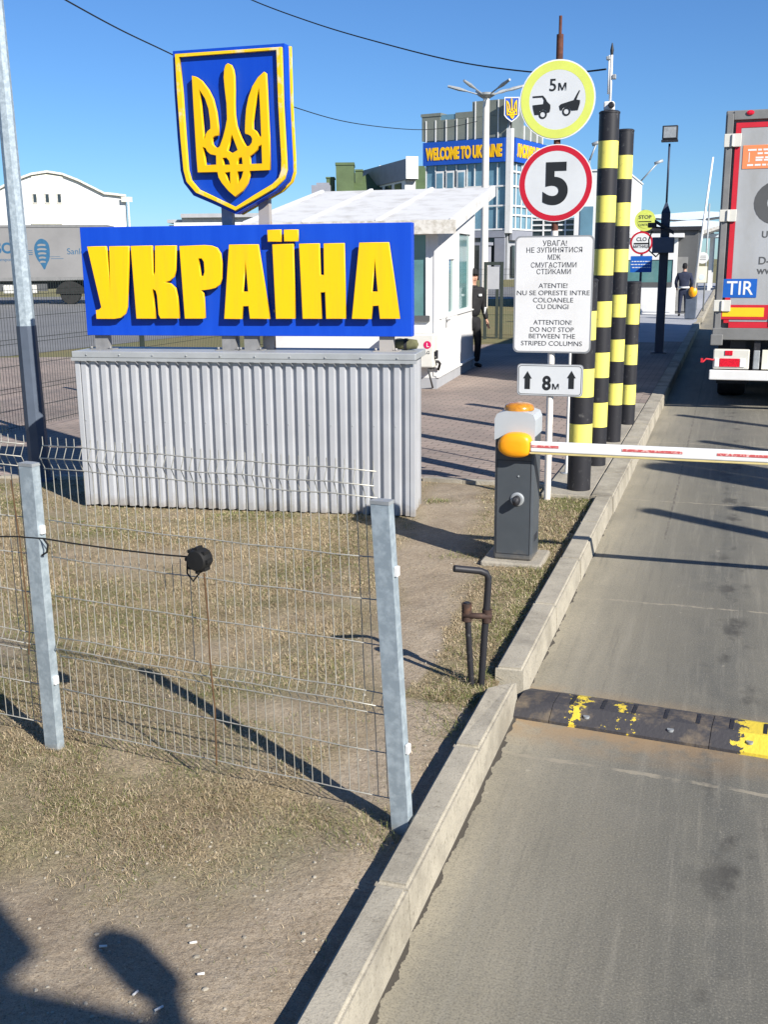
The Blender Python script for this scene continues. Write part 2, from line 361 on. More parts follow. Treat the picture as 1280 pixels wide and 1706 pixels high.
# ---- road: local x = d, local y = s
def road_mat():
    m = bpy.data.materials.new('road_concrete'); m.use_nodes = True; t = m.node_tree; b = t.nodes['Principled BSDF']; L = t.links.new
    tc = nn(t, 'ShaderNodeTexCoord'); sp = nn(t, 'ShaderNodeSeparateXYZ'); L(tc.outputs['Object'], sp.inputs[0])
    def mth(op, a, c=None, clamp=False):
        n = nn(t, 'ShaderNodeMath', operation=op); n.use_clamp = clamp
        for i, q in enumerate((a, c)):
            if q is None: continue
            if isinstance(q, (int, float)): n.inputs[i].default_value = q
            else: L(q, n.inputs[i])
        return n.outputs[0]
    def noise_(sc_, det=6, rough=.6, scale=(1, 1, 1)):
        mp = nn(t, 'ShaderNodeMapping'); mp.inputs['Scale'].default_value = scale; L(tc.outputs['Object'], mp.inputs[0])
        n = nn(t, 'ShaderNodeTexNoise', Scale=sc_, Detail=det, Roughness=rough); L(mp.outputs[0], n.inputs['Vector']); return n.outputs['Fac']
    def ramp(f, pts):
        r = nn(t, 'ShaderNodeValToRGB'); e = r.color_ramp.elements
        while len(e) < len(pts): e.new(0.5)
        for i, (p, c) in enumerate(pts): e[i].position = p; e[i].color = c4(c) if not isinstance(c, (int, float)) else (c, c, c, 1)
        L(f, r.inputs['Fac']); return r.outputs['Color']
    def mix(f, a, c):
        n = nn(t, 'ShaderNodeMixRGB'); 
        for i, q in ((0, f), (1, a), (2, c)):
            if isinstance(q, tuple): n.inputs[i].default_value = c4(q)
            elif isinstance(q, (int, float)): n.inputs[i].default_value = q
            else: L(q, n.inputs[i])
        return n.outputs[0]
    X, Y = sp.outputs['X'], sp.outputs['Y']
    big = noise_(0.9, 5); fine = noise_(45, 4); streak = noise_(3.0, 6, .6, (1.6, .16, 1)); mid = noise_(5, 6, .65)
    Xn = mth('ADD', X, mth('MULTIPLY', mth('SUBTRACT', big, .5), .55))
    # worn driving lane: darker, smoother middle; paler dusty strip along the kerb
    lane = ramp(mth('DIVIDE', mth('ADD', Xn, 1.0), 4.0, True), [(0.0, 0.0), (0.08, 0.05), (0.18, .7), (0.27, 1.0), (0.36, .72), (0.5, .92), (0.85, 0.8)])
    base = mix(lane, (0.34, 0.305, 0.225), (0.098, 0.097, 0.084))
    base = mix(ramp(streak, [(0.45, 0.0), (0.66, 0.6)]), base, (0.175, 0.165, 0.13))
    base = mix(ramp(mid, [(0.50, 0.0), (0.78, 0.42)]), base, (0.235, 0.215, 0.168))
    base = mix(ramp(big, [(0.35, 0.45), (0.55, 0.0)]), base, (0.14, 0.13, 0.10))
    base = mix(ramp(fine, [(0.3, 0.30), (0.6, 0.0)]), base, (0.13, 0.125, 0.11))
    scr = noise_(2.2, 6, .7, (9, .35, 1)); base = mix(ramp(scr, [(0.52, 0.0), (0.70, .45)]), base, (0.27, 0.25, 0.20)); base = mix(ramp(scr, [(0.30, .4), (0.44, 0.0)]), base, (0.075, 0.073, 0.062))
    g1 = noise_(140, 3); base = mix(ramp(g1, [(0.34, .45), (0.48, 0.0)]), base, (0.06, 0.058, 0.05)); base = mix(ramp(g1, [(0.54, 0.0), (0.68, .35)]), base, (0.36, 0.335, 0.27))
    chip = noise_(17, 2, .4); base = mix(ramp(chip, [(0.75, 0.0), (0.78, .6)]), base, (0.36, 0.33, 0.26))
    # oil drips along the wheel track
    ox = mth('SUBTRACT', 1.0, mth('MULTIPLY', mth('ABSOLUTE', mth('SUBTRACT', X, 0.14)), 5.0), True)
    on = ramp(noise_(4.2, 5, .6, (1, .55, 1)), [(0.55, 0.0), (0.64, 0.85)])
    base = mix(mth('MULTIPLY', on, ox), base, (0.045, 0.042, 0.036))
    # rust-brown sand gathered before and behind the speed bump
    sy = mth('SUBTRACT', 1.0, mth('MULTIPLY', mth('ABSOLUTE', mth('SUBTRACT', mth('ADD', Y, mth('MULTIPLY', X, .1)), 4.47)), 2.6), True)
    sx = ramp(mth('DIVIDE', mth('ADD', X, 1.0), 4.0, True), [(0.03, 1.0), (0.18, .95), (0.30, .5), (1.0, .35)])
    sn = ramp(noise_(6, 5), [(0.36, 0.15), (0.52, 1.0)])
    base = mix(mth('MULTIPLY', mth('MULTIPLY', sy, sx), sn), base, (0.34, 0.215, 0.10))
    # joints between slabs
    wob = mth('MULTIPLY', mth('SUBTRACT', noise_(7, 4), .5), .10)
    jt = None
    for s0, k, wd in ((6.33, -.02, .013), (4.05, .06, .015), (9.2, .0, .014), (12.3, .0, .014), (0.9, 0., .015), (15.4, 0, .014), (18.5, 0, .014)):
        e = mth('ABSOLUTE', mth('SUBTRACT', mth('ADD', mth('ADD', Y, mth('MULTIPLY', X, k)), wob), s0))
        e = mth('LESS_THAN', e, wd); jt = e if jt is None else mth('MAXIMUM', jt, e)
    brk = ramp(noise_(9, 3), [(0.40, 0.0), (0.56, .8)])
    gut = mth('LESS_THAN', mth('ABSOLUTE', mth('SUBTRACT', mth('ADD', X, mth('MULTIPLY', wob, .35)), -.35)), .008)
    gut = mth('MULTIPLY', gut, mth('MULTIPLY', mth('GREATER_THAN', Y, 7.9), brk))
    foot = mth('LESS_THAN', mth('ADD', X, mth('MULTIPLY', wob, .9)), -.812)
    base = mix(mth('MULTIPLY', jt, brk), base, (0.30, 0.265, 0.20))
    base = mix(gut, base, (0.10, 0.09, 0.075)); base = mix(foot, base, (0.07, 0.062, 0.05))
    L(base, b.inputs['Base Color']); b.inputs['Roughness'].default_value = .85
    bp = nn(t, 'ShaderNodeBump', Strength=.35, Distance=.006)
    h = mth('SUBTRACT', mth('ADD', mth('MULTIPLY', fine, .5), mid), mth('MULTIPLY', mth('MAXIMUM', jt, foot), 1.5))
    L(h, bp.inputs['Height']); L(bp.outputs[0], b.inputs['Normal'])
    return m
rd = MB(); rd.add([(-.835, -12, 0), (9, -12, 0), (9, 160, 0), (-.835, 160, 0)], [(0, 1, 2, 3)])
road = tag(rd.build('road', road_mat(), fix=False), kind='structure'); road.rotation_euler.z = -RA

# ---- verge (soil and dry grass)
def fbm(x, y, s, o=3):
    a = 0; k = 1; 
    for i in range(o): a += noise.noise(Vector((x * s * 2 ** i, y * s * 2 ** i, i * 7.3))) * k; k *= .5
    return a
def seg(px, py, a, b):
    ax, ay = a; bx, by = b; t = max(0, min(1, ((px - ax) * (bx - ax) + (py - ay) * (by - ay)) / ((bx - ax) ** 2 + (by - ay) ** 2)))
    return math.hypot(px - ax - t * (bx - ax), py - ay - t * (by - ay))
PATH = [(0.62, 9.1), (0.5, 7.9), (0.30, 6.9), (0.24, 5.6), (0.18, 4.4), (0.02, 3.7)]
def cover(x, y):
    """0 bare trodden soil .. 1 full dry turf (world x,y)"""
    n = fbm(x, y, 1.1)
    dp = min(seg(x, y, PATH[i], PATH[i + 1]) for i in range(len(PATH) - 1))
    c = 0.80 + .75 * n + .35 * fbm(x + 31, y - 7, 3.1, 2)
    c = min(c, (dp - .17 - .14 * n) / .22)
    d = x * math.cos(RA) - y * math.sin(RA); s = x * math.sin(RA) + y * math.cos(RA)
    b = (y - 2.72 - .42 * x * 0 - .30 * n - max(0, x + .55) * .9) / .55         # bare patch in the foreground
    c = min(c, b) if y < 4 else c
    if 4.3 < s < 9 and d > -1.32 + .08 * n: c = max(c, .9)                        # strip along the kerb
    return max(0.0, min(1.0, c))
def vz(x, y):
    d = x * math.cos(RA) - y * math.sin(RA)
    return 0.098 + .014 * fbm(x, y, .9) + .006 * fbm(x, y, 5, 2) - .012 * math.exp(-((d + .95) / .12) ** 2)
NX, NY = 210, 250
vs = []; cv = []; gv = []
for j in range(NY + 1):
    s = -2.5 + 11.75 * j / NY
    for i in range(NX + 1):
        d = -.935 - 9.0 * (i / NX) ** 1.35
        p = rw(s, d); vs.append((p.x, p.y, vz(p.x, p.y))); cv.append(cover(p.x, p.y)); gv.append(fbm(p.x + 9, p.y, .8))
fs = [(j * (NX + 1) + i + 1, j * (NX + 1) + i, (j + 1) * (NX + 1) + i, (j + 1) * (NX + 1) + i + 1) for j in range(NY) for i in range(NX)]
def verge_mat():
    m = bpy.data.materials.new('verge_soil'); m.use_nodes = True; t = m.node_tree; b = t.nodes['Principled BSDF']; L = t.links.new
    tc = nn(t, 'ShaderNodeTexCoord'); at_ = nn(t, 'ShaderNodeAttribute', attribute_name='cover')
    def nz(s, d=6, r=.65):
        n = nn(t, 'ShaderNodeTexNoise', Scale=s, Detail=float(d), Roughness=r); L(tc.outputs['Object'], n.inputs['Vector']); return n.outputs['Fac']
    def rp(f, pts):
        r = nn(t, 'ShaderNodeValToRGB'); e = r.color_ramp.elements
        while len(e) < len(pts): e.new(.5)
        for i, (p, c) in enumerate(pts): e[i].position = p; e[i].color = c4(c) if isinstance(c, tuple) else (c, c, c, 1)
        L(f, r.inputs['Fac']); return r.outputs['Color']
    def mx(f, a, c):
        n = nn(t, 'ShaderNodeMixRGB')
        for i, q in ((0, f), (1, a), (2, c)):
            if isinstance(q, tuple): n.inputs[i].default_value = c4(q)
            else: L(q, n.inputs[i])
        return n.outputs[0]
    soil = rp(nz(3.2), [(0.30, (0.235, 0.188, 0.136)), (0.5, (0.325, 0.268, 0.198)), (0.72, (0.41, 0.345, 0.262))])
    soil = mx(rp(nz(60, 3), [(0.35, .5), (0.55, 0.0)]), soil, (0.18, 0.135, 0.088)); soil = mx(rp(nz(170, 3), [(0.54, 0.0), (0.68, .7)]), soil, (0.46, 0.38, 0.27)); soil = mx(rp(nz(240, 2), [(0.33, .7), (0.44, 0.0)]), soil, (0.12, 0.09, 0.06))
    turf = rp(nz(9), [(0.32, (0.21, 0.168, 0.092)), (0.5, (0.33, 0.262, 0.155)), (0.7, (0.43, 0.345, 0.215))])
    turf = mx(rp(nz(2.1), [(0.46, 0.0), (0.62, .8)]), turf, (0.165, 0.17, 0.08)); turf = mx(rp(nz(1.3), [(0.36, .55), (0.48, 0.0)]), turf, (0.17, 0.125, 0.075))
    turf = mx(rp(nz(190, 3), [(0.53, 0.0), (0.66, .6)]), turf, (0.44, 0.35, 0.21)); turf = mx(rp(nz(110, 2), [(0.40, .85), (0.54, 0.0)]), turf, (0.085, 0.07, 0.04))
    base = mx(at_.outputs['Fac'], soil, turf); L(base, b.inputs['Base Color'])
    b.inputs['Roughness'].default_value = .95; b.inputs['Specular IOR Level'].default_value = .15
    bp = nn(t, 'ShaderNodeBump', Strength=.55, Distance=.008); L(nz(150, 6, .75), bp.inputs['Height'])
    b2 = nn(t, 'ShaderNodeBump', Strength=.45, Distance=.02); L(nz(26, 5, .6), b2.inputs['Height']); L(bp.outputs[0], b2.inputs['Normal']); L(b2.outputs[0], b.inputs['Normal'])
    return m
vb = MB(); vb.add(vs, fs, 0, True); verge = tag(vb.build('verge', verge_mat(), fix=False), kind='structure')
a_ = verge.data.attributes.new('cover', 'FLOAT', 'POINT'); a_.data.foreach_set('value', np.array(cv, np.float32))

# ---- grass blades (one mass)
def grass():
    N = 330000; P = []; K = []
    cnt = 0
    xs = rng.uniform(-4.2, 2.3, N * 7); ys = rng.uniform(2.2, 9.4, N * 7); us = rng.random(N * 7)
    # denser near the camera, thinning with distance
    keep = us < np.clip(3.4 / ys, .32, 1.0) ** 1.2
    xs, ys = xs[keep], ys[keep]
    out = []
    cells = {}
    for x, y in zip(xs, ys):
        d = x * math.cos(RA) - y * math.sin(RA); s = x * math.sin(RA) + y * math.cos(RA)
        if d > -.952 or s > 9.05: continue
        if y > 7.95 and abs(x + 1.1) < 1.45 and y > 7.99 - (x - .225) * .193 and y < 8.55 - (x - .225) * .193: continue
        if math.hypot(x - .93, y - 6.8) < .20: continue
        if abs(x / y) > .42: continue
        key = (int(x * 16), int(y * 16))
        if key not in cells:
            cx, cy = (key[0] + .5) / 16, (key[1] + .5) / 16
            cells[key] = (cover(cx, cy), fbm(cx + 9, cy, .8), vz(cx, cy), d, fbm(cx, cy + 5, 3.0))
        c, g, z, dd, tuft = cells[key]
        pr = (.05 + .95 * c ** 1.5) * (.62 + .75 * tuft)
        if random.random() > pr: continue
        out.append((x, y, z, g, dd, s, c))
    nb = len(out)
    for (u, v, nn_, sp_r) in ((385, 857, 500, .10), (462, 860, 420, .09), (430, 859, 120, .2), (560, 866, 160, .12), (190, 848, 150, .15), (700, 838, 300, .08), (735, 835, 200, .08), (812, 1128, 260, .06), (780, 1150, 200, .06), (770, 1215, 300, .09), (760, 1180, 220, .1), (850, 930, 260, .10), (930, 905, 300, .14), (960, 850, 300, .12), (770, 925, 200, .1), (300, 1285, 250, .12), (140, 1255, 250, .1), (540, 1360, 300, .15), (80, 1300, 200, .2), (620, 1395, 200, .1)):
        c_ = gp(u, v, .1)
        for _ in range(nn_):
            x, y = random.gauss(c_.x, sp_r), random.gauss(c_.y, sp_r * .6)
            d = x * math.cos(RA) - y * math.sin(RA); s = x * math.sin(RA) + y * math.cos(RA)
            if d > -.955 or s > 9.05 or (abs(x + 1.1) < 1.45 and y > 7.96 - (x - .225) * .193 and y < 8.55): continue
            out.append((x, y, vz(x, y), .9, d, s, 1.6))
    n = len(out); o = np.array(out)
    ht = rng.uniform(.009, .030, n) * (1 + .5 * (np.abs(o[:, 4] + 1.05) < .14)) * (.55 + .45 * o[:, 6]); az = rng.uniform(0, 2 * math.pi, n)
    lean = rng.uniform(.3, 2.4, n); wd = rng.uniform(.0004, .0011, n) * (1 + .22 * (o[:, 1] - 3))
    base = o[:, :3].copy(); base[:, 2] -= .006
    dirx, diry = np.cos(az), np.sin(az)
    midp = base + np.stack([dirx * ht * lean * .35, diry * ht * lean * .35, ht * .62], 1)
    tip = base + np.stack([dirx * ht * lean, diry * ht * lean, ht * np.clip(1.05 - .30 * lean, .35, 1)], 1)
    sx, sy = -diry * wd, dirx * wd; off = np.stack([sx, sy, np.zeros(n)], 1)
    V = np.stack([base - off, base + off, midp + off * .8, midp - off * .8, tip], 1).reshape(-1, 3)
    i0 = np.arange(n) * 5
    me = bpy.data.meshes.new('grass'); me.vertices.add(n * 5); me.vertices.foreach_set('co', V.astype(np.float32).ravel())
    loops = np.stack([i0, i0 + 1, i0 + 2, i0 + 3, i0 + 3, i0 + 2, i0 + 4], 1).ravel()
    me.loops.add(n * 7); me.loops.foreach_set('vertex_index', loops.astype(np.int32))
    st = np.stack([np.arange(n) * 7, np.arange(n) * 7 + 4], 1).ravel(); me.polygons.add(n * 2)
    me.polygons.foreach_set('loop_start', st.astype(np.int32)); me.polygons.foreach_set('loop_total', np.tile([4, 3], n).astype(np.int32))
    u = rng.random(n); green = o[:, 3] + .35 * (np.abs(o[:, 4] + 1.05) < .2) * (o[:, 5] > 3.8)
    mi = np.where(u < np.clip(.22 + .75 * green, .05, .8), 2, np.where(u > .80, 0, np.where(u > .93, 3, 1)))
    mi = np.where(rng.random(n) < .14, 3, mi)
    me.polygons.foreach_set('material_index', np.repeat(mi, 2).astype(np.int32)); me.update(calc_edges=True)
    for nm, c in (('straw_pale', (0.56, 0.465, 0.315)), ('straw', (0.41, 0.325, 0.205)), ('grass_green', (0.165, 0.185, 0.062)), ('straw_brown', (0.205, 0.14, 0.08))):
        me.materials.append(mat(nm, c, .9, var=.25, scale=2.5, spec=.15))
    return tag(link('grass', me), 'short dry grass with green tufts growing on the verge', 'grass', kind='stuff')
grass()

# ---- pavement of small pavers
def paver_mat():
    m = bpy.data.materials.new('pavers'); m.use_nodes = True; t = m.node_tree; b = t.nodes['Principled BSDF']; L = t.links.new
    tc = nn(t, 'ShaderNodeTexCoord')
    br = nn(t, 'ShaderNodeTexBrick', Scale=1.0); br.inputs['Brick Width'].default_value = .20; br.inputs['Row Height'].default_value = .10
    br.inputs['Mortar Size'].default_value = .006; br.inputs['Color1'].default_value = (.345, .275, .235, 1); br.inputs['Color2'].default_value = (.28, .235, .205, 1)
    br.inputs['Mortar'].default_value = (.15, .12, .10, 1); br.inputs['Bias'].default_value = -.1
    L(tc.outputs['Object'], br.inputs['Vector'])
    n = nn(t, 'ShaderNodeTexNoise', Scale=.8, Detail=6.0); L(tc.outputs['Object'], n.inputs['Vector'])
    r = nn(t, 'ShaderNodeValToRGB'); r.color_ramp.elements[0].position = .35; r.color_ramp.elements[1].position = .7
    r.color_ramp.elements[0].color = (.72, .72, .72, 1); r.color_ramp.elements[1].color = (1.1, 1.08, 1.05, 1); L(n.outputs['Fac'], r.inputs['Fac'])
    mx = nn(t, 'ShaderNodeMixRGB', blend_type='MULTIPLY'); mx.inputs[0].default_value = 1; L(br.outputs['Color'], mx.inputs[1]); L(r.outputs['Color'], mx.inputs[2])
    L(mx.outputs[0], b.inputs['Base Color']); b.inputs['Roughness'].default_value = .9
    bp = nn(t, 'ShaderNodeBump', Strength=.5, Distance=.008); bp.invert = True; L(br.outputs['Fac'], bp.inputs['Height']); L(bp.outputs[0], b.inputs['Normal'])
    return m
pv = MB(); pv.add([(-1.42, 9.12, .112), (-1.42, 26, .112), (-3.3, 26, .112), (-13.2, 19.5, .112), (-30, 14, .112), (-30, 8.1, .112), (-6.4, 8.15, .112), (-2.57, 9.1, .112)], [tuple(range(8))[::-1]])
pave = tag(pv.build('pavement', paver_mat(), fix=False), kind='structure'); pave.rotation_euler.z = -RA
eg = MB()                                       # pale edging stones of the pavement
for i in range(9):
    a, b = (-6.4 + .425 * i, -6.4 + .425 * i + .42); ya, yb = [8.15 + (x + 6.4) / 3.83 * .95 for x in (a, b)]
    eg.prism_z([(a, ya - .09), (b, yb - .09), (b, yb), (a, ya)], .05, .125)
for i in range(3): eg.box(-2.56 + .38 * i, -2.56 + .38 * i + .375, 9.03, 9.115, .05, .125)
e_ = tag(eg.build('pavement_edging', 'pad'), kind='structure'); e_.rotation_euler.z = -RA
# far pavement strip on the island, far lawn and far road
ip = MB(); ip.add([(-.96, 26, .108), (-.96, 90, .108), (-4.5, 90, .108), (-3.3, 26, .108)], [(0, 1, 2, 3)])
q_ = tag(ip.build('island_pavement', 'greywall', fix=False), kind='structure'); q_.rotation_euler.z = -RA
sheet('far_lawn', [tuple(rw(26.02, -3.3, .085)), tuple(rw(90, -4.5, .085)), tuple(rw(400, -4.5, .085)), (-700, 900, .085), (-700, 10, .085), tuple(rw(14, -30.05, .085)), tuple(rw(19.5, -13.25, .085))], 'farlawn')
sheet('far_road', [(-120, 10, .092), (-30, 18.5, .092), (-8.2, 23.2, .092), (-3, 34, .092), (4, 55, .092), (60, 66, .092), (60, 92, .092), (5, 79, .092), (-10, 66, .092), (-120, 60, .092)], 'asphalt')
sheet('road_edge_line', [(4, 55.6, .098), (40, 62.7, .098), (40, 63.3, .098), (4, 56.1, .098)], 'white')

# ---- kerbs: stones with open joints
def kerb_run(s0, s1, d0, d1, h, lens, endcut=False, z0=-.05):
    k = MB(); s = s0; i = 0
    while s < s1 - .05:
        e = min(s1, s + lens * random.uniform(.96, 1.04)); j = random.uniform(-.004, .004)
        last = e >= s1 - .06
        bm = bmesh.new(); bmesh.ops.create_cube(bm, size=1.0)
        for q in bm.verts:
            q.co = Vector(((d0 + d1) / 2 + q.co.x * (d1 - d0) + j, (s + e - .006) / 2 + q.co.y * (e - s - .006), (z0 + h) / 2 + q.co.z * (h - z0)))
            if last and endcut and q.co.y > e - .1:
                if q.co.x < (d0 + d1) / 2: q.co.y -= .16
                else: q.co.z = min(q.co.z, h - .02)
            if q.co.z > h - .03 and q.co.x > (d0 + d1) / 2: q.co.x -= .012
        bmesh.ops.bevel(bm, geom=[x for x in bm.edges if min(v.co.z for v in x.verts) > 0], offset=.012, segments=3, affect='EDGES')
        bm.verts.index_update(); k.add([q.co for q in bm.verts], [[q.index for q in f.verts] for f in bm.faces], 0, False); bm.free()
        s = e
    o = tag(k.build('kerb', 'concrete'), kind='structure'); o.rotation_euler.z = -RA; return o
kerb_run(-4.2, 4.56, -.945, -.822, .16, 1.0, True)
kerb_run(4.66, 8.62, -.955, -.81, .155, .98)
kerb_run(8.63, 34, -1.0, -.80, .15, 1.0)
kerb_run(36.5, 90, -1.0, -.80, .15, 1.0)
pd = MB()
for i in range(4): pd.box(-1.41, -1.003, 8.63 + 1.5 * i, 8.63 + 1.5 * i + 1.494, .02, .138 + .001 * i, 0, .008)
p_ = tag(pd.build('concrete_pad', 'pad'), kind='structure'); p_.rotation_euler.z = -RA
pw = MB(); pw.add([(-1.0, 14.65, .14), (-1.0, 26, .14), (-1.43, 26, .14), (-1.43, 14.65, .14)], [(0, 1, 2, 3)])
p2 = tag(pw.build('pavement_strip', paver_mat(), fix=False), kind='structure'); p2.rotation_euler.z = -RA
kz = MB()
kz.box(4.4, 4.55, -6, 30, -.03, .14, 0, .01)
kz_ = tag(kz.build('far_side_kerb', 'concrete'), kind='structure'); kz_.rotation_euler.z = -RA
fi = MB(); fi.add([(4.55, -6, .125), (8, -6, .125), (8, 30, .125), (4.55, 30, .125)], [(0, 1, 2, 3)])
fi_ = tag(fi.build('far_side_pavement', paver_mat(), fix=False), kind='structure'); fi_.rotation_euler.z = -RA

# ================================================================ UKRAINE SIGN
PL = (-1.115, 8.235, 0.09); PR = R(-10.95)
plinth = thing('sign_plinth', 'grey corrugated metal plinth standing on the dry grass under the blue and yellow sign', 'plinth', PL, PR)
W2 = 1.365; DP = .43; ZT = 1.235
def corr(a, b, n, z0, z1, mb, axis, off, out):
    """trapezoid profile sheet from a to b along an axis"""
    pts = []; p = (b - a) / n
    for i in range(n):
        x = a + i * p
        pts += [(x, 0), (x + p * .20, .0), (x + p * .34, 1), (x + p * .80, 1), (x + p * .94, 0)]
    pts.append((b, 0)); dep = .030
    V = []; F = []
    for (x, k) in pts:
        for z in (z0, z1): V.append((x, off - out * k * dep, z) if axis == 'x' else (off - out * k * dep, x, z))
    for i in range(len(pts) - 1): F.append((2 * i, 2 * i + 2, 2 * i + 3, 2 * i + 1))
    mb.add(V, F, 0)
cl = MB(); corr(-W2, W2, 32, .02, ZT, cl, 'x', .030, 1); cl.build('front_cladding', 'clad', plinth, fix=False)
c2 = MB(); corr(.03, DP, 5, .02, ZT, c2, 'y', W2 - .030 - .004, -1); corr(.03, DP, 5, .02, ZT, c2, 'y', -W2 + .034, 1); c2.build('side_cladding', 'clad', plinth, fix=False)
c3 = MB(); corr(-W2, W2, 32, .02, ZT, c3, 'x', DP, -1); c3.build('back_cladding', 'clad', plinth, fix=False)
cr_ = MB()
for sx in (-1, 1): cr_.box(sx * W2 - .02, sx * W2 + .02, -.006, .034, .015, ZT - .003, 0, .003)
cr_.build('corner_trim', 'clad', plinth)
cp = MB(); cp.box(-W2 - .03, W2 + .03, -.03, DP + .03, ZT - .005, ZT + .045, 0, .006)
cp.box(-W2 - .035, W2 + .035, -.034, -.0305, ZT - .03, ZT - .0055)
cap = cp.build('cap_flashing', 'cap', plinth)
sw = MB()
for i in range(10): sw.lathe([(0.006, 0), (0.006, .004), (.003, .006)], 8, 0, (-W2 + .1 + i * .28, -.034, ZT + .02 - .001 * i % 2), 'y')
for i in range(16): sw.lathe([(0.005, 0), (0.005, .003), (.002, .005)], 8, 0, (-W2 + .04 + i * 2 * W2 / 16, .000, .72), 'y')
sw.build('screw', 'galvdull', cap)

sign = thing('country_name_sign', 'wide blue board with raised yellow country name on steel feet atop the grey plinth', 'sign', PL, PR)
BY = .13
bl = onplane(146, 560, PL, PR, BY); brr = onplane(687, 560, PL, PR, BY); tl = onplane(132, 380, PL, PR, BY); tr = onplane(686, 370, PL, PR, BY)
zb = (bl[1] + brr[1]) / 2; zt = (tl[1] + tr[1]) / 2; x0 = (bl[0] + tl[0]) / 2; x1 = (brr[0] + tr[0]) / 2
MB().box(x0, x1, BY, BY + .11, zb, zt, 0, .004).build('board', 'blue', sign)
ft = MB()
for px in (172, 383, 420, 645):
    fx = onplane(px, 568, PL, PR, BY + .06)[0]
    f_ = MB(); f_.box(fx - .055, fx + .055, BY + .03, BY + .10, ZT + .052, zb - .002); f_.box(fx - .10, fx + .10, BY - .005, BY + .14, ZT + .0455, ZT + .052)
    for k in (-.08, .08): f_.lathe([(.010, 0), (.010, .02)], 6, 0, (fx + k, BY + .01, ZT + .052))
    f_.build('foot', 'rustpatch' if px in (645,) else 'steelgrey', sign)
LY = BY - .062; LT = .03
def c7(p): return (120 + p[0] / 4.267, 350 + p[1] / 4.267)
def c8(p): return (420 + p[0] / 4.267, 350 + p[1] / 4.267)
def L7(ps, f=c7): return [onplane(*f(p), PL, PR, LY) for p in ps]
letters = [
 [L7([(105, 260), (238, 258), (246, 300), (268, 556), (263, 300), (262, 258), (402, 257), (402, 320), (390, 690), (378, 738), (345, 768), (300, 776), (172, 776), (168, 712), (192, 708), (206, 692)])],
 [L7([(415, 256), (567, 254), (575, 450), (580, 466), (588, 440), (588, 254), (738, 253), (734, 430), (724, 476), (694, 504), (655, 514), (700, 524), (734, 556), (748, 620), (763, 772), (628, 774), (613, 745), (602, 610), (592, 575), (572, 562), (582, 680), (594, 773), (456, 775)])],
 [L7([(762, 256), (940, 250), (990, 254), (1030, 270), (1055, 310), (1064, 380), (1062, 490), (1050, 530), (1020, 555), (980, 566), (915, 572), (932, 592), (938, 630), (946, 768), (935, 774), (800, 775)]), L7([(897, 345), (920, 347), (935, 370), (940, 440), (932, 470), (914, 470)])],
 [L7([(-200, 776), (-165, 246), (42, 245), (127, 775), (-17, 775), (-27, 685), (-65, 685), (-70, 776)], c8), L7([(-48, 365), (-29, 580), (-66, 582)], c8)],
 [L7([(143, 245), (292, 242), (307, 774), (168, 776)], c8)],
 [L7([(333, 240), (478, 238), (485, 462), (511, 463), (508, 238), (655, 236), (667, 774), (525, 776), (518, 586), (487, 587), (496, 774), (358, 776)], c8)],
 [L7([(708, 776), (762, 232), (972, 230), (1052, 774), (908, 776), (898, 682), (858, 683), (850, 776)], c8), L7([(872, 350), (893, 580), (853, 582)], c8)]]
for sp in letters: shape('letter', sp, 'yellow', sign, LY, LT, .004)
shape('letter_dots', [L7([(107, 142), (205, 140), (207, 226), (110, 228)], c8), L7([(224, 140), (326, 140), (328, 224), (226, 226)], c8)], 'yellow', sign, LY, LT, .004)
st_ = MB()
for sp in letters:
    cx = sum(p[0] for p in sp[0]) / len(sp[0]); zz = [p[1] for p in sp[0]]
    for z in (min(zz) + .06, max(zz) - .06): st_.box(cx - .10, cx - .08, LY + LT, BY + .001, z - .01, z + .01)
st_.build('standoff', 'steelgrey', sign)

# ---- shield with the trident emblem
SR = R(-18.5); SO = tuple(at(397, 372, 8.42)); SO = (SO[0], SO[1], 2.3)
shield = thing('emblem_shield', 'blue shield with raised yellow trident and worn yellow border, above the sign board', 'sign', SO, SR)
def c6(p): return (270 + p[0] / 5.333, 60 + p[1] / 5.333)
def S6(ps, y): return [onplane(*c6(p), SO, SR, y) for p in ps]
fo = [(95, 138), (1085, 68), (1102, 600), (1128, 1100), (1130, 1205), (1105, 1290), (1020, 1375), (840, 1478), (655, 1585), (450, 1492), (280, 1420), (195, 1310), (165, 1200), (138, 900), (110, 500)]
bo = [(112, 162), (1058, 100), (1074, 600), (1102, 1100), (1106, 1190), (1085, 1270), (1010, 1348), (840, 1448), (650, 1555), (470, 1470), (300, 1396), (215, 1298), (188, 1195), (160, 900), (130, 500)]
bi = [(148, 188), (1014, 128), (1030, 600), (1058, 1100), (1056, 1195), (1036, 1258), (980, 1316), (820, 1412), (650, 1522), (480, 1440), (325, 1366), (252, 1280), (228, 1190), (206, 900), (178, 500)]
back = shape('panel', [S6(fo, 0)], 'blue', shield, 0, .08)
shape('border', [S6(bo, -.03), S6(bi, -.03)], 'yellow_worn', shield, -.03, .0295, .003)
rim = [(p[0] * 1.0, p[1] * 1.0) for p in S6(fo, 0)]
shape('rear_rim', [[(x + .0, z) for x, z in rim]], 'yellow_worn', shield, .115, .028)
shape('rear_core', [[(x * .97, z * .985 + .01) for x, z in rim]], 'blue', shield, .0805, .034)
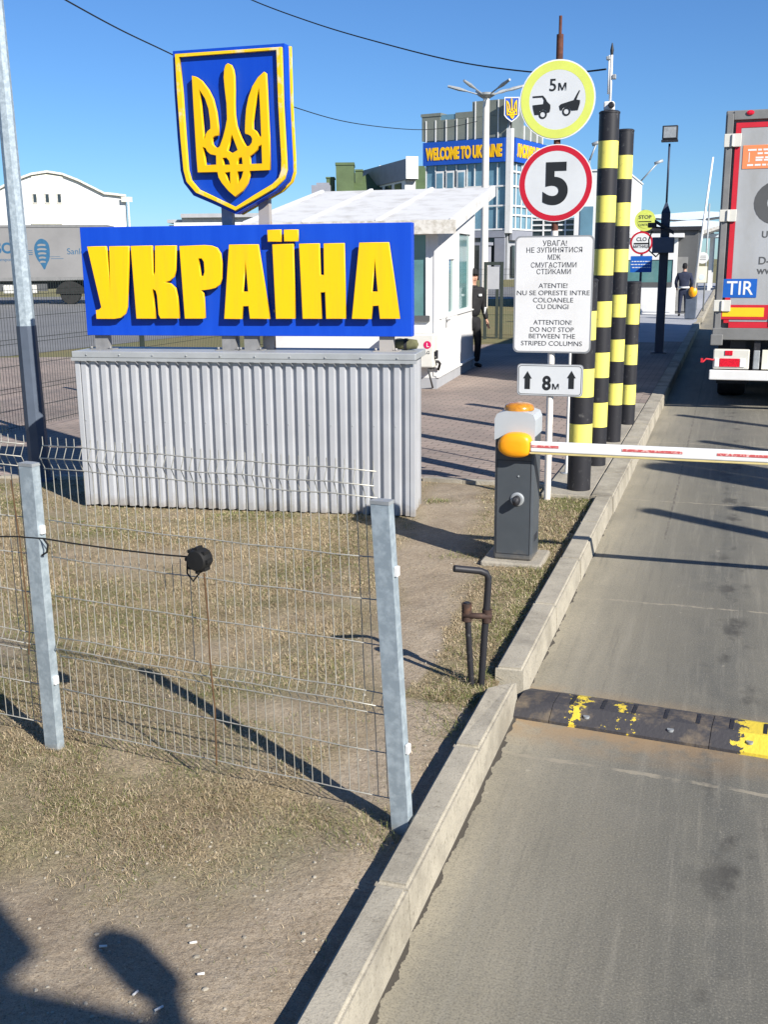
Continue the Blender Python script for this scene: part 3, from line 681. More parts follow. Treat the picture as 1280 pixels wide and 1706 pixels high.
TR = [[(583, 245), (610, 258), (630, 300), (640, 360), (643, 480), (642, 600), (645, 700), (660, 800), (690, 880), (720, 945), (745, 985), (775, 978), (795, 950), (799, 918), (787, 893), (765, 880), (738, 872), (734, 850), (737, 760), (745, 650), (765, 550), (800, 450), (850, 370), (905, 320), (922, 335), (930, 480), (940, 700), (950, 900), (957, 1192), (777, 1200), (775, 1240), (758, 1310), (718, 1375), (650, 1432), (590, 1382), (530, 1310), (500, 1260), (490, 1212), (315, 1216), (305, 1100), (290, 850), (275, 600), (263, 355), (300, 365), (350, 400), (410, 480), (450, 560), (480, 680), (495, 800), (500, 885), (470, 890), (448, 905), (442, 930), (448, 965), (470, 990), (495, 996), (512, 980), (540, 900), (560, 820), (575, 740), (570, 600), (555, 480), (545, 370), (550, 300), (563, 260)],
 [(330, 480), (380, 560), (410, 650), (425, 760), (428, 825), (402, 848), (386, 875), (378, 914), (370, 916), (360, 800), (345, 640)],
 [(360, 988), (385, 1000), (400, 1030), (430, 1055), (478, 1065), (480, 1145), (385, 1150), (375, 1080)],
 [(860, 465), (868, 620), (880, 895), (864, 897), (850, 870), (830, 845), (805, 828), (805, 760), (820, 640), (840, 530)],
 [(882, 970), (888, 1135), (782, 1140), (777, 1065), (815, 1045), (845, 1010), (857, 982)],
 [(620, 880), (670, 1015), (622, 1045), (578, 1020)],
 [(535, 1085), (570, 1085), (592, 1110), (602, 1145), (545, 1148)],
 [(708, 1080), (714, 1140), (666, 1141), (672, 1105), (685, 1085)],
 [(555, 1215), (603, 1210), (605, 1318), (580, 1275)],
 [(668, 1205), (720, 1205), (705, 1260), (673, 1312)]]
shape('trident', [S6(p, -.045) for p in TR], 'yellow', shield, -.045, .03, .003)
for px in (375, 437):
    fx, fz = onplane(px, 372, SO, SR, .07)
    zb_ = ZT + .09 + .046 - SO[2]
    ps = MB(); ps.box(fx - .045, fx + .045, .105, .155, zb_, .35)
    ps.build('post', 'rustpatch' if px > 400 else 'galvdull', shield)

# ================================================================ NEAR FENCE
PLb = gp(92, 1250, .09); PRb = gp(672, 1385, .09)
fd = (PRb - PLb); FL = fd.length; FA = math.atan2(fd.y, fd.x)
fence = thing('mesh_fence', 'low galvanised welded mesh fence with two square posts on the near dry grass', 'fence', PLb, FA)
def fence_post(x, tx, ty, zt):
    b = MB(); a = .033; c = .021
    V = [(x - a, -c, -.03), (x + a, -c, -.03), (x + a, c, -.03), (x - a, c, -.03)]
    T_ = [(p[0] + tx, p[1] + ty, zt) for p in V]
    b.add(V + T_, [(0, 3, 2, 1), (4, 5, 6, 7), (0, 1, 5, 4), (1, 2, 6, 5), (2, 3, 7, 6), (3, 0, 4, 7)])
    o = b.build('post', 'galv', fence)
    k = MB(); k.add([(p[0] + (p[0] - x) * .06 + tx, p[1] * 1.08 + ty, zt) for p in V] + [(p[0] + tx + (p[0] - x) * .06, p[1] * 1.08 + ty, zt + .012) for p in V], [(0, 3, 2, 1), (4, 5, 6, 7), (0, 1, 5, 4), (1, 2, 6, 5), (2, 3, 7, 6), (3, 0, 4, 7)])
    k.build('post_cap', 'galvdull', o)
    c_ = MB()
    for z in (.30, .93): f = z / zt; c_.box(x + a + tx * f - .002, x + a + tx * f + .012, ty * f - .012, ty * f + .012, z, z + .035, 0, .003)
    c_.build('clip', 'white', o)
fence_post(0, -.005, 0.0, 1.20)
fence_post(FL, -.085, 0.03, 1.175)
HZ = [(.10, 0), (.27, 0), (.415, 0), (.455, .022), (.495, 0), (.67, 0), (.83, 0), (.98, 0), (1.19, 0), (1.235, .022), (1.28, 0)]
def panel(xa, xb, pitch, lean):
    b = MB(); n = int((xb - xa) / pitch)
    def P(x, y, z):
        k = max(0, (x - FL * .55) / (FL * .45)); return (x + lean * k * z, .03 - y + .02 * k * z, z)
    for z, y in HZ: b.tube([P(xa + (xb - xa) * q / 8, y + .004, z + .0025 * math.sin(3.1 * q + z * 9)) for q in range(9)], .0023, 5)
    for i in range(n + 1):
        x = xa + pitch * i + .002 * math.sin(i * 2.3)
        b.tube([P(x, y, z) for z, y in [(HZ[0][0] - .004, 0)] + HZ[1:] + [(1.312, 0)]], .0018, 4, cap=False)
    return b.build('wire_panel', 'wire', fence, fix=False)
panel(.045, FL - .055, .0385, -.05); panel(-2.4, -.045, .0385, 0)
sm = MB()                                        # dead bindweed stems on the wires
def fpt(u, v, y=-.02):
    x, z = onplane(u, v, PLb, FA, y); return (x, y, z)
sm.tube([fpt(340, 955), fpt(347, 1030), fpt(350, 1100), fpt(358, 1180), fpt(361, 1275)], .0035, 5)
sm.tube([fpt(18, 800), fpt(33, 900), fpt(45, 1010), fpt(49, 1045), fpt(48, 1090)], .003, 5)
sm.build('dead_stem', 'brownstem', fence)
cb = thing('fence_cable', 'black cable strung along the mesh fence to a round black junction box', 'cable', PLb, FA)
k = MB(); k.tube([fpt(-60, 893), fpt(30, 894), fpt(72, 897), fpt(120, 905), fpt(200, 916), fpt(270, 924), fpt(318, 928)], .0032, 6)
k.tube([fpt(72, 897), fpt(80, 908), fpt(78, 920), fpt(70, 925)], .004, 6); k.tube([fpt(312, 930), fpt(312, 955), fpt(322, 968), fpt(332, 955), fpt(335, 945)], .0035, 6)
k.build('wire_run', 'cable', cb)
jx, jy, jz = fpt(332, 932, -.03)
j = MB(); j.lathe([(.0, -.03), (.038, -.03), (.042, -.02), (.042, .015), (.036, .028), (0.001, .03)], 18, 0, (jx, jy, jz), 'y')
for q in range(8): j.box(jx + .043 * math.cos(q * .785) - .006, jx + .043 * math.cos(q * .785) + .006, jy - .02, jy + .015, jz + .043 * math.sin(q * .785) - .006, jz + .043 * math.sin(q * .785) + .006)
j.build('junction_box', 'cable', cb)

# ================================================================ LAMP POST (left)
lb = gp(68, 800, .09)
lp = thing('lamp_post', 'tall tapered galvanised lamp post with dark sleeve, left of the grey plinth', 'lamp post', lb, 0)
def octa(z0, z1, r0, r1, lx0, lx1): return [((lx0), 0, z0), ((lx1), 0, z1)], [r0, r1]
lean = lambda z: -.008 * z
a, r_ = octa(0, 1.42, .096, .086, 0, lean(1.42)); s1 = MB(); s1.tube(a, r_, 8, smooth=False); s1.lathe([(.15, 0), (.15, .02), (.1, .03)], 8); s1.build('sleeve', 'sleeve', lp)
a, r_ = octa(1.42, 7.5, .080, .040, lean(1.42), lean(7.5)); MB().tube(a, r_, 8, smooth=False).build('pole', 'galv', lp)
hd = MB(); hd.tube([(lean(7.5), 0, 7.45), (lean(7.5) - .1, .3, 7.75), (lean(7.5) - .3, .9, 7.85)], .03, 8); hd.box(lean(7.5) - .45, lean(7.5) - .2, .85, 1.4, 7.80, 7.9, 0, .02); hd.build('lamp_head', 'galvdull', lp)

# ================================================================ SIGN POST with plates
sb = gp(912, 826, .14); sb.z = .10; SGR = -RA
sp_ = thing('road_sign_post', 'white and rusty pole carrying two round signs, a text board and an arrow plate', 'road sign', sb, SGR)
ztop = at(931, 27, sb.y).z - .1; z1 = at(922, 385, sb.y).z - .1
MB().tube([(0, 0, 0), (0, 0, z1)], .028, 12).build('pole', 'whitepole', sp_)
b = MB(); b.tube([(0, 0, z1), (0, 0, ztop - .13)], .026, 12); b.tube([(0, 0, ztop - .13), (0, 0, ztop)], .012, 8); b.build('pole_top', 'rust', sp_).__setitem__('label', 'rusty upper pole')
py = -.034
def sg(u, v, y=py): return onplane(u, v, sb, SGR, y)
# yellow round
cx, cz = sg(929, 167); rr = .288
pl = shape('round_plate', [circ(cx, cz, rr)], 'signwhite', sp_, py - .004, .006); pl['label'] = 'round lime bordered plate, five metre gap between two cars'
shape('rim', [circ(cx, cz, rr * .965), circ(cx, cz, rr * .745)], 'signlime', pl, py - .0065, .002)
shape('field', [circ(cx, cz, rr * .745)], 'signgrey', pl, py - .006, .0015)
def s1c(p): return sg(840 + p[0] / 5.688, 90 + p[1] / 5.688, py - .008)
shape('car_symbol', [[s1c(p) for p in q] for q in (
 [(272, 405), (370, 397), (395, 425), (410, 455), (440, 485), (440, 520), (432, 555), (408, 562), (398, 540), (370, 530), (340, 545), (326, 580), (290, 582), (275, 520), (272, 490), (372, 478), (378, 440), (365, 415), (275, 420)],
 )], 'signblack', pl, py - .0082, .0015)
shape('car_symbol', [[s1c(p) for p in q] for q in (
 [(522, 495), (540, 478), (620, 452), (660, 440), (690, 385), (715, 343), (722, 352), (700, 400), (688, 435), (722, 440), (720, 470), (700, 535), (640, 540), (622, 512), (590, 503), (560, 515), (548, 540), (530, 535)],
 )], 'signblack', pl, py - .0082, .0015)
for wx, wz in ((368, 577), (592, 548)):
    qx, qz = s1c((wx, wz)); k_ = 1 / 5.688 * sb.y / FPX
    shape('wheel_symbol', [circ(qx, qz, 37 * k_, 24), circ(qx, qz, 22 * k_, 24)], 'signblack', pl, py - .0082, .0015)
x_, z_ = s1c((462, 352)); h5 = 105 / 5.688 * sb.y / FPX
text('5', 'signblack', pl, x_, z_, py - .0082, h5, bold=.008); x_, z_ = s1c((553, 346)); text('м', 'signblack', pl, x_, z_, py - .0082, h5 * .78, bold=.01)
# red round
cx, cz = sg(926, 306); rr = .288
pl = shape('round_plate', [circ(cx, cz, rr)], 'signwhite', sp_, py - .004, .006); pl['label'] = 'round red bordered plate with number 5'
shape('rim', [circ(cx, cz, rr * .975), circ(cx, cz, rr * .83)], 'signred', pl, py - .0065, .002)
shape('field', [circ(cx, cz, rr * .83)], 'signgrey', pl, py - .006, .0015)
x_, z_ = sg(925, 338); text('5', 'signblack', pl, x_, z_, py - .0082, .305, width=.195, bold=.035)
# text board
xa, za = sg(856, 588); xb, zb2 = sg(988, 392); zt2 = sg(920, 393)[1]; zb3 = sg(920, 588)[1]
xa, xb = (sg(856, 588)[0] + sg(858, 396)[0]) / 2, (sg(985, 588)[0] + sg(990, 392)[0]) / 2
bd = shape('text_board', [rrect(xa, xb, zb3, zt2, .04)], 'signback', sp_, py - .006, .012); bd['label'] = 'white board of black text in three languages'
shape('board_face', [rrect(xa + .012, xb - .012, zb3 + .012, zt2 - .012, .035)], 'white', bd, py - .0085, .002)
k_ = sb.y / FPX * 1.02
for body, u, v, wpx, hh in (('УВАГА!', 925, 410, 38, 9.5), ('НЕ ЗУПИНЯТИСЯ', 924, 421, 88, 9), ('МІЖ', 924, 433, 20, 9), ('СМУГАСТИМИ', 923, 446, 72, 9), ('СТІЙКАМИ', 923, 457, 54, 9),
   ('ATENTIE!', 922, 480, 46, 8.5), ('NU SE OPRESTE INTRE', 922, 492, 116, 8.5), ('COLOANELE', 922, 504, 64, 8.5), ('CU DUNGI', 921, 515, 51, 8.5),
   ('ATTENTION!', 921, 541, 61, 8.5), ('DO NOT STOP', 920, 553, 70, 8.5), ('BETWEEN THE', 920, 564, 74, 8.5), ('STRIPED COLUMNS', 919, 576, 98, 8.5)):
    x_, z_ = sg(u, v); text(body, 'signtext', bd, x_, z_, py - .0098, hh * k_ * .9, width=wpx * k_, bold=.0, depth=.001)
# arrow plate
xa, xb = sg(862, 632)[0], sg(972, 632)[0]; za, zb4 = sg(917, 660)[1], sg(917, 607)[1]
ap = shape('arrow_plate', [rrect(xa, xb, za, zb4, .03)], 'signback', sp_, py - .005, .010); ap['label'] = 'pale plate with two up arrows and eight metres'
shape('plate_face', [rrect(xa + .006, xb - .006, za + .006, zb4 - .006, .027)], 'signgrey', ap, py - .0075, .002)
shape('border_line', [rrect(xa + .012, xb - .012, za + .012, zb4 - .012, .024), rrect(xa + .016, xb - .016, za + .016, zb4 - .016, .022)], 'signblack', ap, py - .0085, .0008)
for u in (879, 952):
    x_, z_ = sg(u, 648); shape('arrow', [[(x_ - .022, z_), (x_ + .022, z_), (x_ + .022, z_ + .085), (x_ + .036, z_ + .085), (x_, z_ + .145), (x_ - .036, z_ + .085), (x_ - .022, z_ + .085)]], 'signblack', ap, py - .009, .001)
x_, z_ = sg(911, 649); text('8', 'signblack', ap, x_, z_, py - .009, .112, width=.07, bold=.035, depth=.001); x_, z_ = sg(926, 649); text('м', 'signblack', ap, x_, z_, py - .009, .062, bold=.01, depth=.001)
br_ = MB()
for u, v in ((929, 135), (929, 200), (926, 270), (926, 340), (920, 420), (918, 560), (917, 635)):
    z_ = sg(u, v)[1]; br_.box(-.035, .035, -.030, .03, z_ - .012, z_ + .012)
br_.build('clamp', 'signback', sp_)
# second thin pole
p2b = gp(944, 790, .13)
p2_ = thing('thin_white_pole', 'thin white pole standing between the sign post and the striped columns', 'pole', p2b, SGR)
q = MB(); q.tube([(0, 0, 0), (0, 0, at(948, 560, p2b.y).z - .13)], .015, 10); q.build('shaft', 'white', p2_)
q = MB(); q.lathe([(.05, 0), (.05, .012), (.016, .016)], 16); q.build('base_plate', 'galvdull', p2_)

# ================================================================ STRIPED COLUMNS
def column(s, d, bands, r, label, group='black and yellow striped columns by the lane', z0=.138):
    o = thing('striped_column', label, 'column', rw(s, d, z0), 0, group)
    b = MB(); z = 0
    for i, h in enumerate(bands):
        b.lathe([(r - .001 * (i % 2), z), (r - .001 * (i % 2), z + h)], 32, i % 2); z += h
    b.build('shaft', ['black', 'yellow_col'], o)
    c = MB(); c.lathe([(r + .004, z), (r + .004, z + .012), (r - .01, z + .022), (.001, z + .024)], 32); c.build('cap', 'black', o)
    return o, z
def bands_from(px_list, base, top):
    return [abs(a - b) for a, b in zip(px_list[:-1], px_list[1:])]
def col_bands(us, vs, Y, z0=.138):
    z = [at(u, v, Y).z for u, v in zip(us, vs)]; z[0] = z0
    return [z[i + 1] - z[i] for i in range(len(z) - 1)]
def col_set(s, d, utop, vtop, n, base, r, label):
    Y = rw(s, d).y; zt = at(utop, vtop, Y).z - .138
    return column(s, d, [base] + [(zt - base) / n] * n, r, label)
column(8.88, -1.13, [.33, .24, .225, .235, .235, .235, .235], .098, 'short striped column nearest the barrier, half hidden behind the road sign text board')
cB, zB = col_set(10.03, -1.12, 1014, 190, 12, .37, .090, 'tall striped column topped by a slim camera mast')
cC, zC = col_set(11.42, -1.11, 1043, 220, 12, .40, .086, 'tall striped column without a mast, behind the mast column')
col_set(12.70, -1.07, 1056, 472, 6, .24, .084, 'short striped column farthest from the barrier')
for s, d, n, r in ((5.4, 4.75, 13, .10), (6.15, 4.75, 11, .10), (7.4, 4.75, 13, .22), (7.95, 4.75, 13, .24), (9.3, 4.75, 12, .09), (11.15, 4.75, 13, .09)):  # unseen columns added for their shadows; the thick pair casts the wide band
    column(s, d, [.30] + [.268] * n, r, 'unseen striped column placed across the lane to cast a shadow band', 'unseen shadow-casting columns across the lane', .125)
cm = thing('camera_mast', 'slim white mast with small camera on top of the tall striped column', 'camera', rw(10.03, -1.12, .138 + zB + .024), SGR)
b = MB(); b.tube([(0, 0, 0), (0, 0, .50)], .012, 8); b.tube([(-.02, 0, .14), (-.02, 0, .46)], .008, 6); b.build('rod', 'white', cm)
b = MB(); b.box(-.05, .04, -.05, .05, .0, .075, 0, .012); b.build('housing', 'white', cm)
b = MB(); b.lathe([(.026, 0), (.026, .03), (.018, .035)], 14, 0, (.02, -.05, .04), 'y'); b.lathe([(.012, .46), (.016, .50), (.004, .56)], 10); b.build('lens', 'black', cm)
b = MB(); b.box(.012, .045, -.02, .02, .26, .30, 0, .006); b.box(-.045, -.01, -.03, .02, .42, .45, 0, .006); b.build('bracket', 'galvdull', cm)

# ================================================================ BARRIER
bb = gp(864, 936, .115); bb = Vector((bb.x, bb.y + .13, .0))
ba = thing('barrier_gate', 'dark grey barrier housing with orange hub holding a lowered white arm across the lane', 'barrier', (bb.x, bb.y, .09), SGR)
MB().box(-.20, .20, -.20, .19, -.05, .035, 0, .012).build('concrete_base', 'pad', ba)
b = MB(); b.box(-.128, .128, -.128, .128, .036, .86, 0, .014); b.build('housing', 'barrier', ba)
def archprof(n=14): return [( -.122 + .244 * k / n, .86 - .045 + .055 * math.sin(math.pi * k / n)) for k in range(n + 1)]
b = MB(); ar = archprof(); b.prism_y([(-.122, .80)] + ar + [(.122, .80)], -.135, -.1285, 0); b.build('front_arch', 'barriershade', ba)
hp = [(-.132, .805), (-.130, .97), (-.115, 1.005), (-.07, 1.02), (.07, 1.02), (.115, 1.005), (.130, .97), (.132, .805)]
b = MB(); lo = [(x, z + .018) for x, z in archprof()]
b.prism_y([(-.131, lo[0][1])] + [(-.131, .97), (-.117, 1.003), (-.07, 1.018), (.07, 1.018), (.117, 1.003), (.131, .97), (.131, lo[-1][1])] + lo[::-1][1:-1], -.139, -.1355)
b.box(-.131, .131, -.1355, .131, .861, .965); b.prism_y([(-.131, .9652), (-.117, 1.0), (-.07, 1.015), (.07, 1.015), (.117, 1.0), (.131, .9652)], -.1355, .131)
b.build('hood', 'hood', ba)
b = MB(); b.lathe([(.098, 1.0155), (.098, 1.03), (.088, 1.048), (.06, 1.06), (.001, 1.064)], 28, 0, (0, 0, 0)); b.build('beacon', 'amber', ba)
hx, hz = onplane(858, 742, (bb.x, bb.y, .09), SGR, -.17)
hubp = smooth_poly([(-.108, -.005), (-.10, .04), (-.055, .078), (.03, .085), (.088, .07), (.108, .04), (.108, -.03), (.09, -.062), (.03, -.078), (-.05, -.072), (-.098, -.04)], 2)
h_ = MB(); n = len(hubp); rings = [(1.0, -.1405), (1.0, -.185), (.93, -.205), (.75, -.216), (.4, -.221)]
V = [(hx + p[0] * k, y, hz + p[1] * k) for k, y in rings for p in hubp]; F = []
for i in range(len(rings) - 1):
    for q in range(n): F.append((i * n + q, i * n + (q + 1) % n, (i + 1) * n + (q + 1) % n, (i + 1) * n + q))
F.append(tuple((len(rings) - 1) * n + q for q in range(n))); h_.add(V, F, 0, True); hub = h_.build('arm_hub', 'orange', ba)
sc_ = MB()
for dx, dz in ((-.055, .02), (.045, .02), (-.045, -.03), (.05, -.03)): sc_.lathe([(.006, 0), (.006, .004)], 8, 0, (hx + dx, -.212, hz + dz), 'y')
sc_.build('screw', 'barriershade', hub)
arm = MB(); arm.box(hx + .105, hx + 3.9, -.205, -.165, hz - .032, hz + .034, 0, .008); armo = arm.build('arm', 'armwhite', ba)
b = MB(); b.box(hx + .10, hx + 3.9, -.200, -.170, hz - .046, hz - .0325, 0, .003); b.build('edge_strip', 'armyellow', armo)
for i in range(7):
    xa = hx + .115 + .56 * i - (.35 if i else 0) + .35 * (i > 0); ln = .17 if i == 0 else .36
    r_ = MB(); r_.box(xa, xa + ln, -.2075, -.2052, hz - .002, hz + .014); r_.build('reflector_strip', 'redstrip', armo)
b = MB()
for (xa_, xb_, za_, zb_) in ((-.112, .112, .075, .079), (-.112, -.109, .079, .70), (.109, .112, .079, .70), (-.112, .112, .70, .704)): b.box(xa_, xb_, -.1292, -.1281, za_, zb_)
b.build('door_seam', 'black', ba)
b = MB()
for z in (.15, .16, .17, .18, .19): b.box(.1281, .1296, -.06, .06, z, z + .005)
b.build('side_vent', 'black', ba)
b = MB(); b.lathe([(.006, 0), (.006, .004), (.003, .005)], 10, 0, (.03, -.1285, .60), 'y'); b.build('key_lock', 'galvdull', ba)
kx, kz2 = onplane(862, 832, (bb.x, bb.y, .09), SGR, -.135)
b = MB(); b.lathe([(.045, 0), (.045, .006), (.036, .010)], 24, 0, (kx, -.1285, kz2), 'y'); ring = b.build('lock_ring', 'galvdull', ba)
b = MB(); b.lathe([(.032, .0), (.034, .03), (.028, .055), (.012, .064), (.001, .066)], 20, 0, (kx, -.137, kz2 - .004), 'y', sx=.75); b.build('lock_knob', 'black', ring)

# ================================================================ CRANK STAND (arm rest)
cs0 = gp(801, 1143, .095)
cs = thing('tube_stand', 'black bent tube stand with short clamp standing beside the kerb gap', 'stand', cs0, 0)
def lc(u, v, Y): p = at(u, v, Y); return (p.x - cs0.x, p.y - cs0.y, p.z - cs0.z)
Y0 = cs0.y
b = MB(); b.tube([(0, 0, -.05), lc(808, 1050, Y0), lc(813, 985, Y0), lc(814, 962, Y0), lc(810, 955, Y0 - .005), lc(800, 951, Y0 - .01), lc(757, 947, Y0 - .05)], .0165, 12); b.build('bent_tube', 'black', cs)
b = MB(); b.tube([lc(786, 1145, Y0), lc(778, 1003, Y0)], .0145, 12); b.build('short_tube', 'black', cs)
b = MB(); b.tube([lc(771, 1025, Y0 - .012), lc(820, 1027, Y0 - .012)], .014, 8); b.tube([lc(778, 1005, Y0), lc(778, 1034, Y0)], .024, 12); b.tube([lc(812, 1015, Y0), lc(811, 1036, Y0)], .023, 12); b.build('clamp', 'rustdark', cs)

# ================================================================ SPEED BUMP
def bump_mat():
    m = mat('worn_bump_rubber', (0.050, 0.048, 0.052), .75, scale=11, col2=(0.17, 0.135, 0.095), thr=.60, width=.22, bump=.3)
    t = m.node_tree; b = t.nodes['Principled BSDF']; old = b.inputs['Base Color'].links[0].from_socket
    tc = nn(t, 'ShaderNodeTexCoord'); sp = nn(t, 'ShaderNodeSeparateXYZ'); t.links.new(tc.outputs['Object'], sp.inputs[0])
    n = nn(t, 'ShaderNodeTexNoise', Scale=22.0, Detail=5.0, Roughness=.7); t.links.new(tc.outputs['Object'], n.inputs['Vector'])
    def mm(op, a, c):
        q = nn(t, 'ShaderNodeMath', operation=op)
        for i, z in enumerate((a, c)):
            if isinstance(z, (int, float)): q.inputs[i].default_value = z
            else: t.links.new(z, q.inputs[i])
        return q.outputs[0]
    def blob(x0, hw, amp):
        e = mm('SUBTRACT', 1.0, mm('DIVIDE', mm('ABSOLUTE', mm('SUBTRACT', sp.outputs['X'], x0), 0.0), hw))
        return mm('GREATER_THAN', mm('ADD', mm('MULTIPLY', e, amp), n.outputs['Fac']), .62)
    f = mm('MAXIMUM', blob(.27, .05, .20), mm('MAXIMUM', blob(1.25, .30, 1.2), blob(.47, .05, .10)))
    mx = nn(t, 'ShaderNodeMixRGB'); t.links.new(f, mx.inputs[0]); t.links.new(old, mx.inputs[1]); mx.inputs[2].default_value = (.66, .50, .05, 1)
    t.links.new(mx.outputs[0], b.inputs['Base Color']); return m
bp0 = gp(857, 1196, 0); bp1 = gp(1280, 1264, 0); BA = math.atan2(bp1.y - bp0.y, bp1.x - bp0.x)
bu = thing('speed_bump', 'worn black rubber speed bump with yellow patches across the concrete lane', 'speed bump', (bp0.x, bp0.y, 0.0), BA)
BM = bump_mat()
prof = [(0, 0), (.0, .014), (.085, .066), (.215, .064), (.34, .014), (.34, 0)]
for i, (xa, xb) in enumerate(((.0, .16), (.163, .86), (.863, 1.56), (1.563, 2.26), (2.263, 2.96), (2.963, 3.6))):
    b = MB()
    if i == 0:
        V = [(xa - .01, y, z * .8) for y, z in prof] + [(xb, y, z) for y, z in prof]; n = len(prof)
        b.add(V, [tuple(range(n))[::-1], tuple(range(n, 2 * n))] + [(q, (q + 1) % n, n + (q + 1) % n, n + q) for q in range(n)])
    else: b.prism_x(prof, xa, xb)
    o = b.build('rubber_section', BM, bu)
    if i:
        g = MB()
        for k in range(5): xx = xa + .07 + k * .14; g.box(xx, xx + .016, .10, .205, .054, .0675)
        g.build('groove', 'black', o)
        g = MB()
        for k in (.16, .53): g.lathe([(.015, 0), (.015, .010)], 10, 0, (xa + k, .045, .036))
        g.build('bolt', 'galvdull', o)

# ================================================================ KIOSK
ko = gp(728, 648, .112)
KR = R(-14.2)
ki = thing('kiosk', 'white guard kiosk with sloping white roof and teal windows behind the sign', 'kiosk', ko, KR)
KW, KD = 2.75, 3.45; EZ, RZ_ = 2.42, 3.12
def roofz(y): return EZ + (RZ_ - EZ) * (y + .3) / (KD + .6)
b = MB(); b.prism_z([(-KW, 0), (0, 0), (0, KD), (-KW, KD)], -.02, .17); b.build('plinth_base', 'greywall', ki)
def wallpanel(mb, axis, fixed, thick, spans, z0s):
    pass
b = MB(); t_ = .06
# front wall with an opening
b.box(-KW, 0, 0, t_, .171, 1.06); b.box(-KW, -1.95, 0, t_, 1.06, roofz(0) - .06); b.box(-.13, 0, 0, t_, 1.06, roofz(0) - .06); b.box(-1.95, -.13, 0, t_, 2.36, roofz(0) - .06)
# right wall (x from -t_ to 0) with two openings
yw = [(0.0601, .85), (.85, 1.42), (1.42, 1.78), (1.78, 3.0), (3.0, KD)]
def rw_seg(y0, y1, z0, top=True, z1=None):
    if top: b.prism_x([(y0, z0), (y1, z0), (y1, roofz(y1) - .06), (y0, roofz(y0) - .06)], -t_, 0)
    else: b.box(-t_, 0, y0, y1, z0, z1)
rw_seg(yw[0][0], .85, .171); rw_seg(1.42, 1.78, .171); rw_seg(3.0, KD, .171)
rw_seg(.85, 1.42, .171, False, 1.08); rw_seg(.85, 1.42, 2.0); rw_seg(1.78, 3.0, .171, False, 1.08); rw_seg(1.78, 3.0, 2.42)
b.prism_x([(t_, .171), (KD, .171), (KD, roofz(KD) - .06), (t_, roofz(t_) - .06)], -KW, -KW + t_); b.box(-KW + t_, -t_, KD - t_, KD, .171, roofz(KD) - .1)
b.build('wall', 'white', ki)
def window(x0, x1, y0, y1, z0, z1, axis, mull=()):
    f = MB(); e = .045
    if axis == 'x':
        f.box(x0, x1, y0 - .012, y0 + .05, z0, z0 + e); f.box(x0, x1, y0 - .012, y0 + .05, z1 - e, z1); f.box(x0, x0 + e, y0 - .012, y0 + .05, z0 + e, z1 - e); f.box(x1 - e, x1, y0 - .012, y0 + .05, z0 + e, z1 - e)
        for m_ in mull: f.box(m_ - .02, m_ + .02, y0 - .010, y0 + .045, z0 + e, z1 - e)
        o = f.build('window', 'white', ki); g = MB(); g.box(x0 + .01, x1 - .01, y0 + .02, y0 + .03, z0 + .01, z1 - .01); g.build('pane', 'glass', o)
        s = MB(); s.box(x0 - .02, x1 + .02, y0 - .05, y0 - .0125, z0 - .03, z0 + .06); s.build('sill', 'greydark', o)
    else:
        f.box(x0 - .05, x0 + .012, y0, y1, z0, z0 + e); f.box(x0 - .05, x0 + .012, y0, y1, z1 - e, z1); f.box(x0 - .05, x0 + .012, y0, y0 + e, z0 + e, z1 - e); f.box(x0 - .05, x0 + .012, y1 - e, y1, z0 + e, z1 - e)
        o = f.build('window', 'white', ki); g = MB(); g.box(x0 - .03, x0 - .02, y0 + .01, y1 - .01, z0 + .01, z1 - .01); g.build('pane', 'glass', o)
window(-1.95, -.13, 0, 0, 1.06, 2.36, 'x', (-1.0,)); window(0, 0, .85, 1.42, 1.08, 2.0, 'y'); window(0, 0, 1.78, 3.0, 1.08, 2.42, 'y')
d_ = MB(); d_.box(.0005, .022, .30, 1.62, .2, 1.055, 0, .004); d_.build('door', 'white', ki)
d_ = MB(); d_.tube([(.02, .62, 1.02), (.06, .62, 1.02), (.06, .74, 1.02)], .012, 8); d_.box(.0225, .03, .59, .65, .9, 1.08); d_.build('door_handle', 'steelgrey', ki)
tr_ = MB(); tr_.box(.0005, .03, .2, KD, 1.0561, 1.078); tr_.box(-.01, .035, -.012, KD, .172, .20); tr_.box(-.05, .012, -.012, .0, .2001, 2.3); tr_.build('trim', 'white', ki)
rf = MB(); V = []
for (x, y) in ((-KW - .25, -.3), (.33, -.3), (.33, KD + .3), (-KW - .25, KD + .3)): V.append((x, y, roofz(y) + .10))
for (x, y) in ((-KW - .25, -.3), (.33, -.3), (.33, KD + .3), (-KW - .25, KD + .3)): V.append((x, y, roofz(y) - .055))
rf.add(V, [(0, 1, 2, 3), (7, 6, 5, 4), (0, 4, 5, 1), (1, 5, 6, 2), (2, 6, 7, 3), (3, 7, 4, 0)])
roof = rf.build('roof', 'whitedirty', ki)
rb = MB()
for x in (-KW - .21, -2.0, -.85, .28):
    rb.add([(x - .035, -.3, roofz(-.3) + .101), (x + .035, -.3, roofz(-.3) + .101), (x + .035, KD + .3, roofz(KD + .3) + .101), (x - .035, KD + .3, roofz(KD + .3) + .101),
            (x - .025, -.3, roofz(-.3) + .13), (x + .025, -.3, roofz(-.3) + .13), (x + .025, KD + .3, roofz(KD + .3) + .13), (x - .025, KD + .3, roofz(KD + .3) + .13)],
           [(0, 3, 2, 1), (4, 5, 6, 7), (0, 1, 5, 4), (1, 2, 6, 5), (2, 3, 7, 6), (3, 0, 4, 7)])
rb.build('roof_seam', 'white', roof)
fs_ = MB(); fs_.box(-KW - .26, .34, -.335, -.301, EZ - .10, EZ + .10); fs_.build('fascia', 'fascia', roof)
ac = thing('air_conditioner', 'off white outdoor air conditioner with red round badge on the kiosk front', 'air conditioner', ko + Vector((0, 0, .0)), KR)
